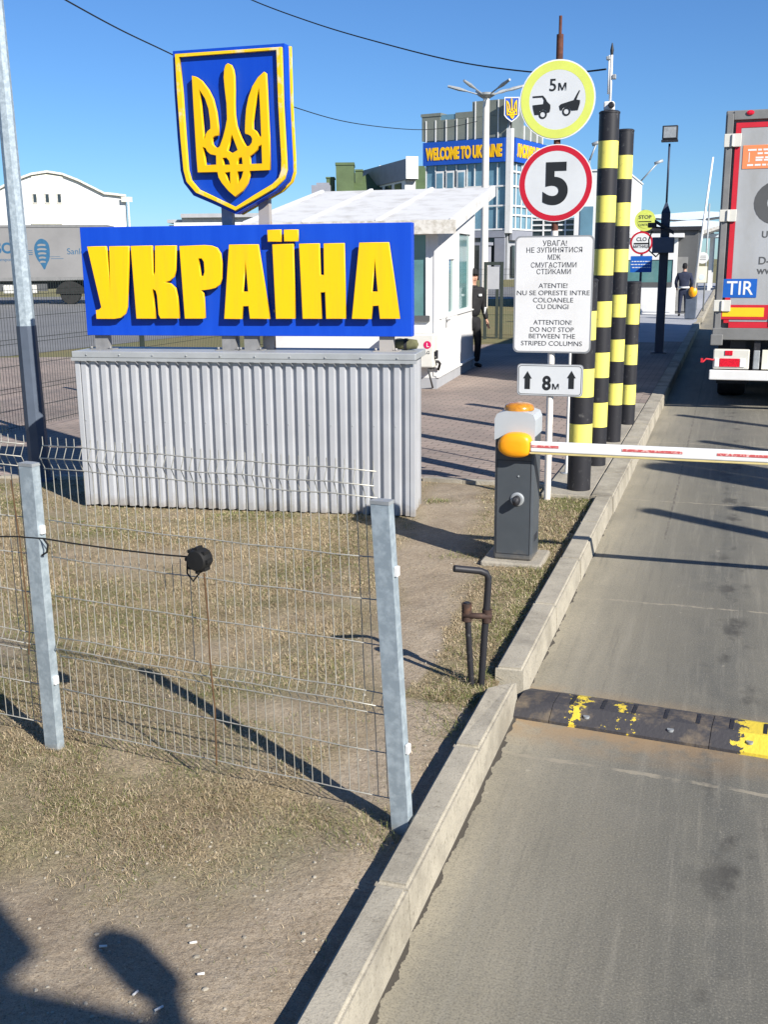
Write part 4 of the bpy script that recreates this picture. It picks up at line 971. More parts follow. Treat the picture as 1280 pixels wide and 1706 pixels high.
b = MB(); b.box(-.78, .02, -.36, -.06, .36, .86, 0, .02); acb = b.build('casing', 'acgrey', ac)
b = MB()
for i in range(9): b.lathe([(.20 - .02 * i, 0), (.20 - .02 * i, .003), (.192 - .02 * i, .003)], 24, 0, (-.50, -.36, .60), 'y') if i in (0, 3, 6) else None
b.build('fan_grille', 'greydark', acb)
ax, az_ = onplane(712, 575, ko, KR, -.37)
shape('badge', [circ(ax, az_, .058)], 'logored', acb, -.364, .003); shape('badge_mark', [[(ax - .01, az_ + .03), (ax + .002, az_ + .03), (ax + .002, az_ - .02), (ax + .028, az_ - .02), (ax + .028, az_ - .03), (ax - .01, az_ - .03)]], 'white', acb, -.366, .001)
text('LG', 'greydark', acb, ax, az_ - .135, -.363, .045, bold=.02)
b = MB(); b.tube([(.021, -.30, .50), (.06, -.30, .50), (.06, -.30, .62)], .02, 8); b.tube([(.021, -.2, .44), (.06, -.2, .44), (.07, -.1, .40), (.03, -.03, .3)], .022, 8); b.box(.0201, .05, -.33, -.25, .53, .60); b.build('pipe_valve', 'black', acb)
b = MB()
for x in (-.70, -.06): b.box(x - .02, x + .02, -.36, 0, .30, .345); b.tube([(x, -.33, .30), (x, -.02, .02)], .015, 6)
b.build('wall_bracket', 'greydark', ac)
bn = thing('olive_bundle', 'small olive rolled bundle lying on the plinth cap beside the board', 'bundle', PL, PR)
b = MB(); b.lathe([(.001, -.10), (.035, -.085), (.045, 0), (.035, .085), (.001, .10)], 14, 0, (W2 - .10, .30, ZT + .091), 'x'); b.build('roll', 'bundle', bn)
b = MB(); b.lathe([(.0465, -.012), (.0465, .012)], 14, 0, (W2 - .10, .30, ZT + .091), 'x'); b.build('strap', 'black', bn)

# ================================================================ LEFT MESH FENCE along the pavement
def mesh_fence(name, label, pts, h, pitch, rows, r, postr, z0, skip=1):
    f = thing(name, label, 'fence', pts[0], 0); o0 = Vector(pts[0])
    for a, c in zip(pts[:-1], pts[1:]):
        a = Vector(a) - o0; c = Vector(c) - o0; L_ = (c - a).length; n = int(L_ / pitch); b = MB()
        for i in range(n + 1):
            p = a.lerp(c, i / n); b.tube([(p.x, p.y, .06), (p.x, p.y, h)], r, 3, cap=False, smooth=False)
        for z in rows: b.tube([(a.x, a.y, z), (c.x, c.y, z)], r * 1.3, 3, cap=False, smooth=False)
        b.build('mesh_panel', 'fencedark', f, fix=False)
    for p in pts:
        p = Vector(p) - o0; q = MB(); q.box(p.x - postr, p.x + postr, p.y - postr, p.y + postr, 0, h + .05); q.build('post', 'fencedark', f)
    return f
mesh_fence('mesh_fence', 'dark green mesh fence behind the lamp post along the paved yard', [tuple(rw(s, -8.0 + .02 * s, .11)) for s in (5.5, 8, 10.5, 13, 15.5, 18, 20.5)], 1.75, .05, (.1, .3, .5, .55, .8, 1.05, 1.1, 1.35, 1.6, 1.65, 1.74), .0028, .03, .11)
gy = 27.5
mesh_fence('mesh_fence', 'dark green mesh fence on the lawn right of the kiosk with tall posts', [(1.2, gy + .2, .085), (2.95, gy, .085), (3.5, gy - .5, .085), (5.6, gy - 1.2, .085)], 1.75, .055, (.1, .6, 1.1, 1.6, 1.74), .0028, .035, .09)
gt = thing('gate_frame', 'dark post frame with grey panel in the lawn fence beside the person', 'gate', (2.62, gy - .4, .085), 0)
b = MB(); b.box(-.05, .03, -.04, .04, 0, 1.92); b.box(.36, .44, -.04, .04, 0, 1.92); b.box(.031, .359, -.03, .03, 1.84, 1.92); b.build('frame', 'fencedark', gt)
b = MB(); b.box(.04, .35, -.012, .012, 1.25, 1.80); b.build('panel', 'greywall', gt)

# ================================================================ PEOPLE
def person(label, loc, rz, mats, pose, cap=None, belt=None):
    o = thing('person', label, 'person', loc, rz)
    al, ar_, ll, lr = pose
    V = [(0, 0, .93, (.15, .11)), (0, 0, 1.12, (.14, .10)), (0, -.0, 1.34, (.165, .11)), (0, .0, 1.46, (.09, .075)), (0, -.01, 1.53, (.05, .052)), (0, -.015, 1.60, (.066, .078)), (0, -.02, 1.68, (.072, .088)), (0, -.015, 1.745, (.05, .06)),
         (0, -.115, 1.635, .013)]
    Ed = [(0, 1), (1, 2), (2, 3), (3, 4), (4, 5), (5, 6), (6, 7), (5, 8)]
    body = figure('body', V, Ed, 'skin', o)
    e = MB()
    for sx in (-.03, .03): e.lathe([(.001, -.008), (.009, -.004), (.010, .003), (.004, .008)], 8, 0, (sx, -.096, 1.665), 'y')
    e.build('eye', 'clothblack', body); e = MB(); e.box(-.024, .024, -.1, -.09, 1.585, 1.591); e.build('mouth', 'lip', body)
    er = MB()
    for sx in (-.078, .078): er.lathe([(.001, -.012), (.026, -.006), (.026, .006), (.001, .012)], 10, 0, (sx, -.005, 1.65), 'x')
    er.build('ear', 'skin', body)
    J = [(0, 0, .90, (.185, .135)), (0, 0, 1.12, (.175, .13)), (0, 0, 1.34, (.20, .135)), (0, 0, 1.455, (.12, .10)), (0, -.01, 1.52, (.065, .065))]; JE = [(0, 1), (1, 2), (2, 3), (3, 4)]
    for arm_, sx in ((al, -1), (ar_, 1)):
        i = len(J); J += [(sx * .20, 0, 1.40, .075), (arm_[0][0], arm_[0][1], arm_[0][2], .060), (arm_[1][0], arm_[1][1], arm_[1][2], .046)]; JE += [(2, i), (i, i + 1), (i + 1, i + 2)]
    figure('jacket', J, JE, mats[0], o)
    for arm_ in (al, ar_):
        w_ = Vector(arm_[1]); dr = (w_ - Vector(arm_[0])).normalized(); sd_ = Vector((0, 1, 0)) if abs(dr.y) < .8 else Vector((1, 0, 0))
        pv_ = [tuple(w_ - dr * .01) + (.024,), tuple(w_ + dr * .05) + ((.03, .018),), tuple(w_ + dr * .085) + ((.036, .018),)]; pe = [(0, 1), (1, 2)]
        for fi_, (of, ln) in enumerate(((-.028, .065), (-.009, .078), (.010, .074), (.028, .058))):
            i = len(pv_); q0 = w_ + dr * .095 + sd_ * of; q1 = q0 + dr * ln * .55; q2 = q0 + dr * ln + Vector((0, -.02, 0))
            pv_ += [tuple(q0) + (.0095,), tuple(q1) + (.009,), tuple(q2) + (.008,)]; pe += [(2, i), (i, i + 1), (i + 1, i + 2)]
        i = len(pv_); q0 = w_ + dr * .045 + Vector((0, -.03, 0)); q1 = q0 + dr * .05 + Vector((0, -.02, 0)); pv_ += [tuple(q0) + (.011,), tuple(q1) + (.010,)]; pe += [(1, i), (i, i + 1)]
        figure('hand', pv_, pe, 'skin', body, 1)
    T_ = [(0, 0, .96, (.165, .12)), (0, 0, .86, (.17, .125))]; TE = [(0, 1)]
    for lg, sx in ((ll, -1), (lr, 1)):
        i = len(T_); T_ += [(sx * .09, 0, .78, .098), (lg[0][0], lg[0][1], lg[0][2], .070), (lg[1][0], lg[1][1], lg[1][2], .055)]; TE += [(1, i), (i, i + 1), (i + 1, i + 2)]
    figure('trousers', T_, TE, mats[1], o)
    for lg in (ll, lr):
        x, y, z = lg[1]; figure('shoe', [(x, y + .04, .05, .045), (x, y - .05, .045, .045), (x, y - .16, .035, .036)], [(0, 1), (1, 2)], 'clothblack', o, 1)
    if cap == 'cap':
        c_ = MB(); c_.lathe([(.085, 1.675), (.093, 1.71), (.085, 1.76), (.05, 1.79), (.001, 1.80)], 18, 0, (0, -.015, 0)); c_.prism_z([(-.06, -.09), (.06, -.09), (.045, -.155), (-.045, -.155)], 1.69, 1.70); c_.build('cap', 'clothblack', o)
    elif cap == 'hair':
        c_ = MB(); c_.lathe([(.07, 1.60), (.086, 1.68), (.078, 1.75), (.045, 1.785), (.001, 1.795)], 18, 0, (0, .008, 0)); c_.build('hair', 'clothblack', o)
    if belt:
        c_ = MB(); c_.lathe([(.19, .95), (.192, .985), (.19, 1.0)], 24, 0, (0, 0, 0)); c_.build('belt', 'white', o)
    return o
pp = at(793, 617, 19.4)
person('person in black jacket and black cap standing half hidden beside the kiosk', (pp.x - .06, 19.6, .112), R(28), ('clothblack', 'clothblack'),
       (((-.26, .03, 1.13), (-.27, -.05, .88)), ((.27, .05, 1.12), (.30, -.02, .87)), ((-.10, -.02, .46), (-.10, .03, .09)), ((.11, -.04, .46), (.12, .02, .09))), 'cap')
pp = gp(1137, 527, .108)
po_ = bpy.data.objects['person']; e = MB(); e.box(.05, .11, -.150, -.120, 1.30, 1.34); e.build('badge', 'signgrey', po_); e = MB(); e.tube([(.19, -.12, .98), (.20, -.13, 1.10)], .018, 6); e.build('radio', 'signgrey', po_)
person('person in dark blue jacket with white belt seen from behind at the far booth', (pp.x, pp.y, .108), R(170), ('clothnavy', 'clothnavy'),
       (((-.27, -.02, 1.13), (-.22, -.18, .95)), ((.27, -.02, 1.13), (.22, -.18, .95)), ((-.10, -.01, .46), (-.11, .03, .09)), ((.10, -.01, .46), (.11, .03, .09))), 'hair', True)

# ================================================================ RIGHT TRUCK (semi-trailer rear)
to = at(1182, 640, 14.5); TO = (to.x, 14.5, 0)
tk = thing('semi_trailer', 'grey semi-trailer with red framed rear doors standing in the lane on the right', 'truck', TO, SGR)
KX, KZ = 14.5 / FPX / .97, 14.5 / FPX
def TX(px): return (px - 1186) * KX
def TZ(v): return at(1200, v, 14.45).z
b = MB(); b.box(0, 2.55, .02, 13.4, 1.10, TZ(184), 0, .02); b.build('body', 'trailframe', tk)
dr = MB(); dr.box(.20, 2.40, -.03, .0195, TZ(536), TZ(215), 0, .004); door = dr.build('rear_doors', 'trailgrey', tk)
f_ = MB(); f_.box(.02, .10, -.045, .019, 1.05, TZ(190), 0, .006); f_.box(2.45, 2.53, -.045, .019, 1.05, TZ(190), 0, .006); f_.box(.101, 2.449, -.04, .019, TZ(201), TZ(186), 0, .006); f_.build('rear_frame', 'trailframe', tk)
r_ = MB(); r_.box(.135, .20, -.034, .018, TZ(538), TZ(206)); r_.box(.2001, 2.40, -.034, .018, TZ(214.5), TZ(206)); r_.box(.2001, 2.40, -.036, .018, TZ(546), TZ(536.5)); r_.box(2.4001, 2.449, -.034, .018, TZ(546), TZ(206)); r_.build('red_trim', 'red', tk)
for v0, v1 in ((224, 246), (350, 370), (500, 519)):
    h = MB(); h.box(-.005, .21, -.065, -.0455, TZ(v1), TZ(v0), 0, .006); h.tube([(.10, -.07, TZ(v1) + .01), (.10, -.07, TZ(v0) - .01)], .016, 8); h.build('hinge', 'acgrey', tk)
h = MB()
for x in (.75, 1.22, 1.38, 1.9): h.tube([(x, -.055, TZ(540)), (x, -.055, TZ(218))], .014, 8)
lb_ = h.build('locking_bar', 'galvdull', tk)
m_ = MB(); m_.lathe([(.03, 0), (.03, .012), (.012, .02)], 12, 0, (.30, -.041, TZ(190)), 'y', sx=1.6); m_.build('marker_lamp', 'lamppred', tk)
pc = MB(); pc.box(TX(1214), TX(1214) + 1.15, -.036, -.0305, TZ(283), TZ(244)); plc = pc.build('placard', 'orangeplac', tk)
lw = MB()
for v, a0, a1 in ((252, .06, 1.1), (258, .18, .62), (265, .16, .60), (269, .16, .58), (277, .06, 1.1)):
    x = TX(1214) + a0
    while x < TX(1214) + a1:
        l_ = random.uniform(.04, .11); lw.box(x, x + l_, -.038, -.0362, TZ(v + 1.5), TZ(v - 1.5)); x += l_ + .018
lw.box(TX(1214) + .075, TX(1214) + .085, -.038, -.0362, TZ(272), TZ(256)); lw.build('placard_print', 'signwhite', plc)
ss = []
cx_, r1, r0 = TX(1270), .30, .15
def arc(cx, cz, rx, rz, a0, a1, n=12): return [(cx + rx * math.cos(R(a0 + (a1 - a0) * k / n)), cz + rz * math.sin(R(a0 + (a1 - a0) * k / n))) for k in range(n + 1)]
sz0 = TZ(340)
big = arc(cx_, sz0, .30, .28, 90, 270) + [(cx_ + .62, sz0 - .28)] + [(cx_ + .62, sz0 - .12)] + [(cx_, sz0 - .12)] + arc(cx_, sz0, .135, .12, 270, 90) + [(cx_ + .62, sz0 + .12), (cx_ + .62, sz0 + .28)]
shape('big_letter', [big], 'greydark', door, -.0325, .002)
text('UNI', 'greydark', door, TX(1250), TZ(397), -.0325, .085, align='LEFT', bold=.02); text('D-22', 'greydark', door, TX(1248), TZ(441), -.0325, .10, align='LEFT', bold=.015); text('www.', 'greydark', door, TX(1246), TZ(457), -.0325, .10, align='LEFT', bold=.015)
tp = MB(); tp.box(TX(1198), TX(1248), -.036, -.0345, TZ(496), TZ(465), 0); tir = tp.build('tir_plate', 'tirblue', tk)
text('TIR', 'signwhite', tir, (TX(1198) + TX(1248)) / 2, TZ(491), -.0385, .185, width=.34, bold=.01)
rp_ = MB(); rp_.box(TX(1193), TX(1267), -.042, -.0365, TZ(532), TZ(508), 0); rfl = rp_.build('reflective_board', 'red', tk)
rp_ = MB(); rp_.box(TX(1199), TX(1261), -.044, -.0425, TZ(527.5), TZ(512.5)); rp_.build('yellow_field', 'reflyellow', rfl)
c_ = MB(); c_.box(.0, 2.55, -.06, .015, TZ(566), TZ(546.5), 0, .008); c_.box(-.02, .14, -.08, -.0605, TZ(575), TZ(557), 0, .01); c_.box(2.41, 2.57, -.08, -.0605, TZ(575), TZ(557), 0, .01); c_.build('rear_sill', 'trailframe', tk)
ch = MB(); ch.box(.25, .45, .1, 12, .62, 1.0); ch.box(2.1, 2.3, .1, 12, .62, 1.0); ch.box(.3, 2.25, .15, .35, .55, .98); ch.build('chassis', 'black', tk)
lm = MB(); lm.box(.03, .50, -.02, .09, TZ(615), TZ(582), 0, .015); lh = lm.build('lamp_housing', 'acgrey', tk)
for a0, a1, mm in ((.05, .11, 'signwhite'), (.115, .375, 'lamppred'), (.38, .45, 'signwhite')):
    q = MB(); q.box(a0, a1, -.035, -.0205, TZ(611), TZ(597), 0, .006); q.build('lamp_lens', mm, lh)
q = MB(); q.box(.18, .28, -.03, -.0205, TZ(592), TZ(584), 0, .004); q.build('reflector', 'lamppred', lh)
q = MB(); q.box(.55, .63, -.03, .05, TZ(614), TZ(583), 0, .01); q.build('latch_box', 'galvdull', tk)
q = MB(); q.box(.66, 1.25, -.02, -.005, TZ(614), TZ(582), 0, .003); npl = q.build('number_plate', 'plate', tk)
text('W', 'signblack', npl, .98, TZ(606), -.0215, .12)
lm2 = copy_tree(lh, tk); lm2.location.x = 2.02
q = MB(); q.box(-.01, 2.56, -.10, -.02, TZ(632), TZ(616), 0, .012); q.build('bumper_bar', 'white', tk)
q = MB()
for x in (.55, 1.95): q.box(x, x + .08, -.02, .4, TZ(618), .98)
q.build('bumper_bracket', 'black', tk)
def wheel(par, x0, x1, y, r):
    w_ = MB(); w_.lathe([(r * .55, x0), (r * .95, x0), (r, x0 + .03), (r, x1 - .03), (r * .95, x1), (r * .55, x1)], 28, 0, (0, y, r), 'x'); ty = w_.build('wheel', 'tyre', par)
    h_ = MB(); h_.lathe([(.001, x0 + .06), (r * .3, x0 + .05), (r * .54, x0 + .02), (r * .54, x1 - .02), (.001, x1 - .04)], 20, 0, (0, y, r), 'x'); h_.build('rim', 'galvdull', ty)
for y in (1.9, 3.2, 4.5):
    for x in (.10, 2.05): wheel(tk, x, x + .40, y, .5)
q = MB()
for x in (.08, 2.02): q.box(x, x + .45, 1.15, 1.17, .25, 1.0)
q.build('mud_flap', 'rubber', tk)
hk = MB(); hk.tube([(.05, -.02, TZ(600)), (-.06, -.04, TZ(598)), (-.10, -.06, TZ(603))], .012, 6); hk.box(-.13, -.10, -.075, -.045, TZ(604), TZ(597)); hk.build('side_marker', 'red', tk)
ca = MB(); ca.box(.05, 2.5, 13.6, 15.9, .5, 3.6, 0, .1); ca.build('tractor_cab', 'white', tk)

# ================================================================ FAR LEFT TRUCK
lo_ = gp(-260, 512, .1); lo2 = (-24.0, 51.5)
ft_ = thing('semi_trailer', 'long grey curtain-sided trailer parked on the far road at left', 'truck', (-27.0, 52.0, .095), R(5.5))
b = MB(); b.box(0, 13.6, 0, 2.5, 1.15, 3.80, 0, .03); fb = b.build('curtain_body', 'tarp', ft_)
b = MB(); b.box(.0, 13.6, -.03, -.0005, 1.15, 1.32); b.box(0, 13.6, -.03, -.0005, 3.69, 3.80); b.build('body_rail', 'trailframe', fb)
b = MB(); b.box(3, 10.5, .1, .2, .65, 1.0); b.box(.5, 13, .7, 1.8, .75, 1.14); b.build('side_guard', 'greydark', ft_)
b = MB(); b.box(8.4, 10.0, -.02, .5, .55, .95, 0, .04); b.build('tool_box', 'acgrey', ft_)
for x in (4.6, 5.9, 11.6, 13.0):
    w_ = MB(); w_.lathe([(.28, -.2), (.48, -.2), (.5, -.17), (.5, .17), (.48, .2), (.28, .2)], 20, 0, (x, .25, .5), 'y'); ty = w_.build('wheel', 'tyre', ft_)
    h_ = MB(); h_.lathe([(.001, .16), (.15, .17), (.27, .14), (.27, -.14), (.001, -.16)], 16, 0, (x, .25, .5), 'y'); h_.build('rim', 'galvdull', ty)
b = MB()
for x in (11.6, 13.0): b.prism_y(arc(x, .5, .68, .62, 0, 180), -.02, .52)
b.build('mudguard', 'tyre', ft_)
FO = (-27.0, 52.0, .095)
def ftp(u, v): return onplane(u, v, FO, R(5.5), -.03)
x_, z_ = ftp(-3, 422); x2_, z2_ = ftp(24, 402)
text('TRANSON', 'logoblue', fb, x2_, z_, -.006, (z2_ - z_) * .9, bold=.03, depth=.004)
fb.children[-1].data.transform(Matrix.Translation((-1.2, 0, 0)))
x_, z_ = ftp(38, 435); text('Transport', 'logoblue', fb, x_ - .9, z_, -.006, .16, depth=.004)
x_, z_ = ftp(112, 424); text('Sanlo', 'logoblue', fb, x_, z_, -.006, .30, depth=.004, align='LEFT')
cx, cz = ftp(70, 422)
emb = [smooth_poly([(cx - .32, cz + .45), (cx - .05, cz + .72), (cx + .25, cz + .60), (cx + .38, cz + .35), (cx + .36, cz - .25), (cx + .18, cz - .55), (cx + .05, cz - .85), (cx - .08, cz - .55), (cx - .30, cz - .25), (cx - .38, cz + .15)], 2)]
for k in range(5):
    yy = cz + .40 - .20 * k; ww = .24 - .03 * abs(k - 1); emb.append(smooth_poly([(cx - ww, yy), (cx - ww * .3, yy + .05), (cx + ww, yy + .02), (cx + ww * .9, yy - .07), (cx, yy - .05), (cx - ww * .9, yy - .08)], 1))
shape('emblem', emb, 'logoblue', fb, -.006, .004)
sp2 = MB()
for z, w_ in ((cz + .12, .75), (cz + .03, .8), (cz - .06, .7)): sp2.box(cx - .42 - w_, cx - .45, -.006, -.001, z - .015, z + .015)
sp2.box(cx + .4, cx + 1.0, -.006, -.001, cz - .28, cz - .26); sp2.box(cx + .35, cx + .85, -.006, -.001, cz - .18, cz - .165); sp2.build('speed_line', 'logoblue', fb)

# ================================================================ FAR BUILDINGS
hx0, hx1 = at(-60, 350, 92).x, at(211, 350, 92).x
HO = (hx1, 92.0, .08); HR = R(15)
hall = thing('arched_hall', 'large white hall with arched roof and three small windows behind the parked trailer', 'building', HO, HR)
hp_ = lambda u, v: onplane(u, v, HO, HR, 0)
xa = lambda u: hp_(u, 350)[0]
top_ = [(-60, 335), (-20, 324), (0, 316), (25, 303), (52, 293), (78, 289), (104, 293), (130, 303), (152, 314), (174, 325), (186, 326), (210, 329)]
prof_ = [(hp_(-120, 345)[0], 0), hp_(-120, 345)] + [hp_(*q) for q in top_] + [(xa(210), 0)]
MB().prism_y(prof_, 0, 45).build('wall', 'white', hall)
MB().prism_y([hp_(52, 374), hp_(104, 374), hp_(104, 294.5), hp_(78, 291), hp_(52, 295)], -.12, -.002).build('cream_bay', 'creamwall', hall)
ed = MB(); pr = prof_[1:-1]
for (p0, p1) in zip(pr[:-1], pr[1:]): ed.add([(p0[0], -.3, p0[1] + .02), (p1[0], -.3, p1[1] + .02), (p1[0], -.3, p1[1] + .2), (p0[0], -.3, p0[1] + .2), (p0[0], 45, p0[1] + .02), (p1[0], 45, p1[1] + .02), (p1[0], 45, p1[1] + .2), (p0[0], 45, p0[1] + .2)], [(0, 1, 2, 3), (7, 6, 5, 4), (3, 2, 6, 7), (0, 4, 5, 1)])
ed.build('roof', 'fascia', hall)
for u in (60, 80.5, 100.5):
    z0_, z1_ = hp_(u, 340)[1], hp_(u, 322)[1]
    w_ = MB(); w_.box(xa(u - 4), xa(u + 4), -.20, -.121, z0_, z1_); ww = w_.build('window', 'fascia', hall); g = MB(); g.box(xa(u - 2.6), xa(u + 2.6), -.22, -.2005, z0_ + .1, z1_ - .1); g.build('pane', 'glassdark', ww)
b = MB(); z0_ = hp_(208, 331)[1]; b.box(-.4, .5, -.4, -.31, z0_ - .3, z0_ + .1); b.lathe([(.08, 0), (.08, z0_ - .31)], 8, 0, (.15, -.36, .0)); b.build('drain_pipe', 'fascia', hall)
low = thing('low_building', 'low flat-roofed building seen under the shield between sign and kiosk roof', 'building', (at(278, 376, 98).x, 98, .08), 0)
Zl = lambda v: at(340, v, 98).z - .08; Xl = lambda u: at(u, 376, 98).x - at(278, 376, 98).x
b = MB(); b.box(Xl(290), Xl(475), 0, 14, 0, Zl(371), 0); b.box(Xl(278), Xl(289.5), 1, 14, 0, Zl(374)); b.build('wall', 'white', low)
b = MB(); b.box(Xl(303), Xl(470), -.4, 14.4, Zl(363), Zl(356.5)); b.box(Xl(277), Xl(302.5), .5, 14.4, Zl(371), Zl(365.5)); b.box(Xl(302.6), Xl(468), .2, 14, Zl(370.8), Zl(363.1)); b.build('roof', 'greywall', low)

# glass office block
OC = (12.85, 110.0, .085); OR = R(60.6)
of = thing('office_building', 'glass office block with blue welcome banners and a roof emblem in the distance', 'building', OC, OR)
DEP = 9.4; WID = 12.0
b = MB(); b.box(.15, 3.4, .15, DEP, 0, 16.2); b.box(3.4, WID, .15, DEP, 0, 14); b.build('core', 'greywall', of)
gl = MB(); gl.box(.0, .149, .3, DEP, 4.9, 16.4); gl.build('glazing', 'glassblue', of); gl = MB(); gl.box(.3, WID, .0, .149, 4.9, 14.0); gl.build('glazing', 'glassblue', of)
pn = MB(); pn.box(-.06, -.002, .3, DEP, 13.9, 15.9); pn.box(.3, 3.4, -.06, -.002, 13.9, 16.6); pn.box(3.4, 8.6, -.06, -.002, 13.9, 15.2); pn.box(-.08, 2.5, .16, 4.1, 15.92, 17.4); pn.box(-.07, 2.0, 4.11, 6.0, 15.92, 16.5); pn.box(-.10, 1.2, 7.7, DEP + .4, 13.95, 16.3); pn.box(-.16, 1.3, 7.6, DEP + .5, 16.31, 16.6); pn.build('parapet', 'olivepanel', of)
ml = MB()
for y in (1.25, 2.5, 3.75, 4.6, 5.8, 7.0, 8.2, 9.3): ml.box(-.16, -.081, y - .05, y + .05, 4.9, 11.4); ml.box(-.165, -.101, y - .05, y + .05, 13.8, 15.9 if y > 4.2 else 17.4)
for z in (5.0, 7.3, 9.2): ml.box(-.18, -.161, .3, DEP, z - .08, z + .08)
for x in (1.5, 3.0, 4.5, 6.0, 7.5, 9.0, 10.5): ml.box(x - .07, x + .07, -.16, -.061, 4.9, 11.4)
for x in (3.4, 5.2, 7.0, 8.6): ml.box(x - .06, x + .06, -.16, -.061, 13.8, 15.2)
for z in (5.0, 6.4, 7.3, 9.2, 10.6): ml.box(.3, WID, -.18, -.161, z - .08, z + .08)
ml.build('mullion', 'white', of)
for y in (4.75, 6.0, 7.2):
    wf = MB(); wf.box(-.22, -.19, y, y + .95, 9.0, 10.9); wfo = wf.build('window', 'white', of); g = MB(); g.box(-.24, -.2205, y + .14, y + .81, 9.2, 10.7); g.build('pane', 'glassblue', wfo)
b = MB(); b.box(-.3, .28, -.3, .28, 4.6, 14.6); b.build('corner_column', 'white', of)
b = MB(); b.box(-.45, -.19, .35, DEP + .1, 11.5, 13.75); bnr = b.build('banner', 'bluebanner', of); b = MB(); b.box(.4, 11.4, -.45, -.19, 11.5, 13.75); bn2 = b.build('banner', 'bluebanner', of)
t1 = text('WELCOME TO UKRAINE', 'yellow', bnr, 0, 0, 0, 1.15, width=DEP - .9, bold=.05, depth=.06)
t1.data.transform(Matrix.Translation((-.51, DEP / 2 + .2, 12.05)) @ Matrix.Rotation(R(-90), 4, 'Z'))
t2 = text('ЛАСКАВО ПРОСИМО', 'yellow', bn2, 5.9, 12.05, -.51, 1.15, width=10.2, bold=.05, depth=.06)
# roof emblem
em = MB(); sh_ = [(-.75, 1.15), (.75, 1.15), (.75, -.55), (.5, -.85), (0, -1.2), (-.5, -.85), (-.75, -.55)]
emb_o = link('roof_emblem', bpy.data.meshes.new('roof_emblem'), of)
ER = Matrix.Translation((-.35, -.35, 0)) @ Matrix.Rotation(R(-60.6), 4, 'Z')
kids = [shape('panel', [[(x - .1, z + 16.3) for x, z in sh_]], 'bluebanner', emb_o, -.2, .2)]
def tri_small(k, cx, cz):
    def q(p): return (cx + (p[0] - 610) / 1190 * k, cz - (p[1] - 840) / 1190 * k)
    return [[q(p) for p in pl_] for pl_ in TR]
kids.append(shape('trident', tri_small(1.9, -.1, 16.35), 'yellow', emb_o, -.28, .06))
kids.append(shape('emblem_border', [[(x * .99 - .1, z * .99 + 16.3) for x, z in sh_], [(x * .88 - .1, z * .90 + 16.3) for x, z in sh_]], 'white', emb_o, -.24, .035))
for k_o in kids: k_o.data.transform(ER)
emb_o.data = kids[0].data; bpy.data.objects.remove(kids[0])
lw_ = MB(); lw_.box(-.3, -.01, .3, DEP, 4.2, 4.85); lw_.box(-.25, -.01, .3, 1.4, 0, 4.15); lw_.box(-.25, -.01, 6.2, DEP, 0, 4.15); lw_.box(.3, WID, -.3, -.01, 3.9, 4.85); lw_.build('lower_wall', 'greyblue', of)
d_ = MB(); d_.box(-.1, -.005, 1.41, 6.19, 0, 4.14); d_.build('entrance', 'glassdark', of)
d_ = MB(); d_.box(-2.2, -.6, 1.6, 2.2, 0, 3.4); d_.box(-2.2, -.55, 1.4, 6.3, 3.41, 3.7); d_.build('porch', 'greyblue', of)
rf_ = MB()
for i in range(5): rf_.box(.8 + 2.2 * i, 2.4 + 2.2 * i, -.2, -.005, .3, 3.4)
rf_.build('ground_window', 'glassdark', of)
# grey-white volume and green-roofed house
vw = thing('grey_annex', 'grey box-shaped annex with white end wall left of the glass office block', 'building', (at(690, 318, 128).x, 128, .085), R(18.4))
Zv = lambda v: at(690, v, 128).z - .085
b = MB(); b.box(-1.2, .35, -.5, 22, Zv(300), Zv(266)); b.build('upper_wall', 'greyblue', vw); b = MB(); b.box(-1.2, .3, -.65, -.505, Zv(299), Zv(262)); b.box(-1, .3, .3, 20, 0, Zv(300) - .02); b.build('end_wall', 'white', vw)
b = MB()
for i in range(5): b.box(-1.1, -1.005, 1.5 + 3.6 * i, 3.8 + 3.6 * i, Zv(318), Zv(304))
b.build('window', 'glassdark', vw)
gb = thing('green_roofed_building', 'building with green hipped roof and two green chimney blocks behind the kiosk', 'building', (at(620, 326, 135).x, 135, .085), 0)
Zg = lambda v: at(620, v, 135).z - .085; Xg = lambda u: at(u, 326, 135).x - at(620, 326, 135).x
b = MB(); b.box(Xg(522), Xg(720), 0, 16, 0, Zg(327)); b.build('wall', 'greyblue', gb)
b = MB(); b.add([(Xg(556), -.6, Zg(327)), (Xg(722), -.6, Zg(327)), (Xg(722), 16, Zg(327)), (Xg(556), 16, Zg(327)), (Xg(632), 8, Zg(268)), (Xg(712), 8, Zg(268)), (Xg(632), 9, Zg(268)), (Xg(712), 9, Zg(268))], [(0, 1, 5, 4), (2, 3, 6, 7), (3, 0, 4, 6), (1, 2, 7, 5), (4, 5, 7, 6), (0, 3, 2, 1)])
grf = b.build('roof', 'olive', gb)
b = MB(); b.box(Xg(560), Xg(590), 1, 5, Zg(326.9), Zg(274)); b.box(Xg(559), Xg(591), .9, 5.1, Zg(274) + .01, Zg(269.5)); b.build('chimney', 'olive', grf)
b = MB(); b.box(Xg(543), Xg(556), 2, 5, Zg(326.9), Zg(295)); b.box(Xg(542), Xg(557), 1.9, 5.1, Zg(295) + .01, Zg(292.5)); b.build('chimney', 'olive', grf)
b = MB(); b.box(Xg(591.2), Xg(604), 3, 6, Zg(326.9), Zg(282)); b.box(Xg(591.1), Xg(605), 2.9, 6.1, Zg(282) + .01, Zg(279)); b.build('chimney', 'olive', grf)
b = MB(); b.box(Xg(521), Xg(552), -2, -.62, Zg(326), Zg(310)); b.box(Xg(529), Xg(550), -1.9, -.7, Zg(310) + .01, Zg(306)); b.build('dormer', 'greyblue', gb)
b = MB()
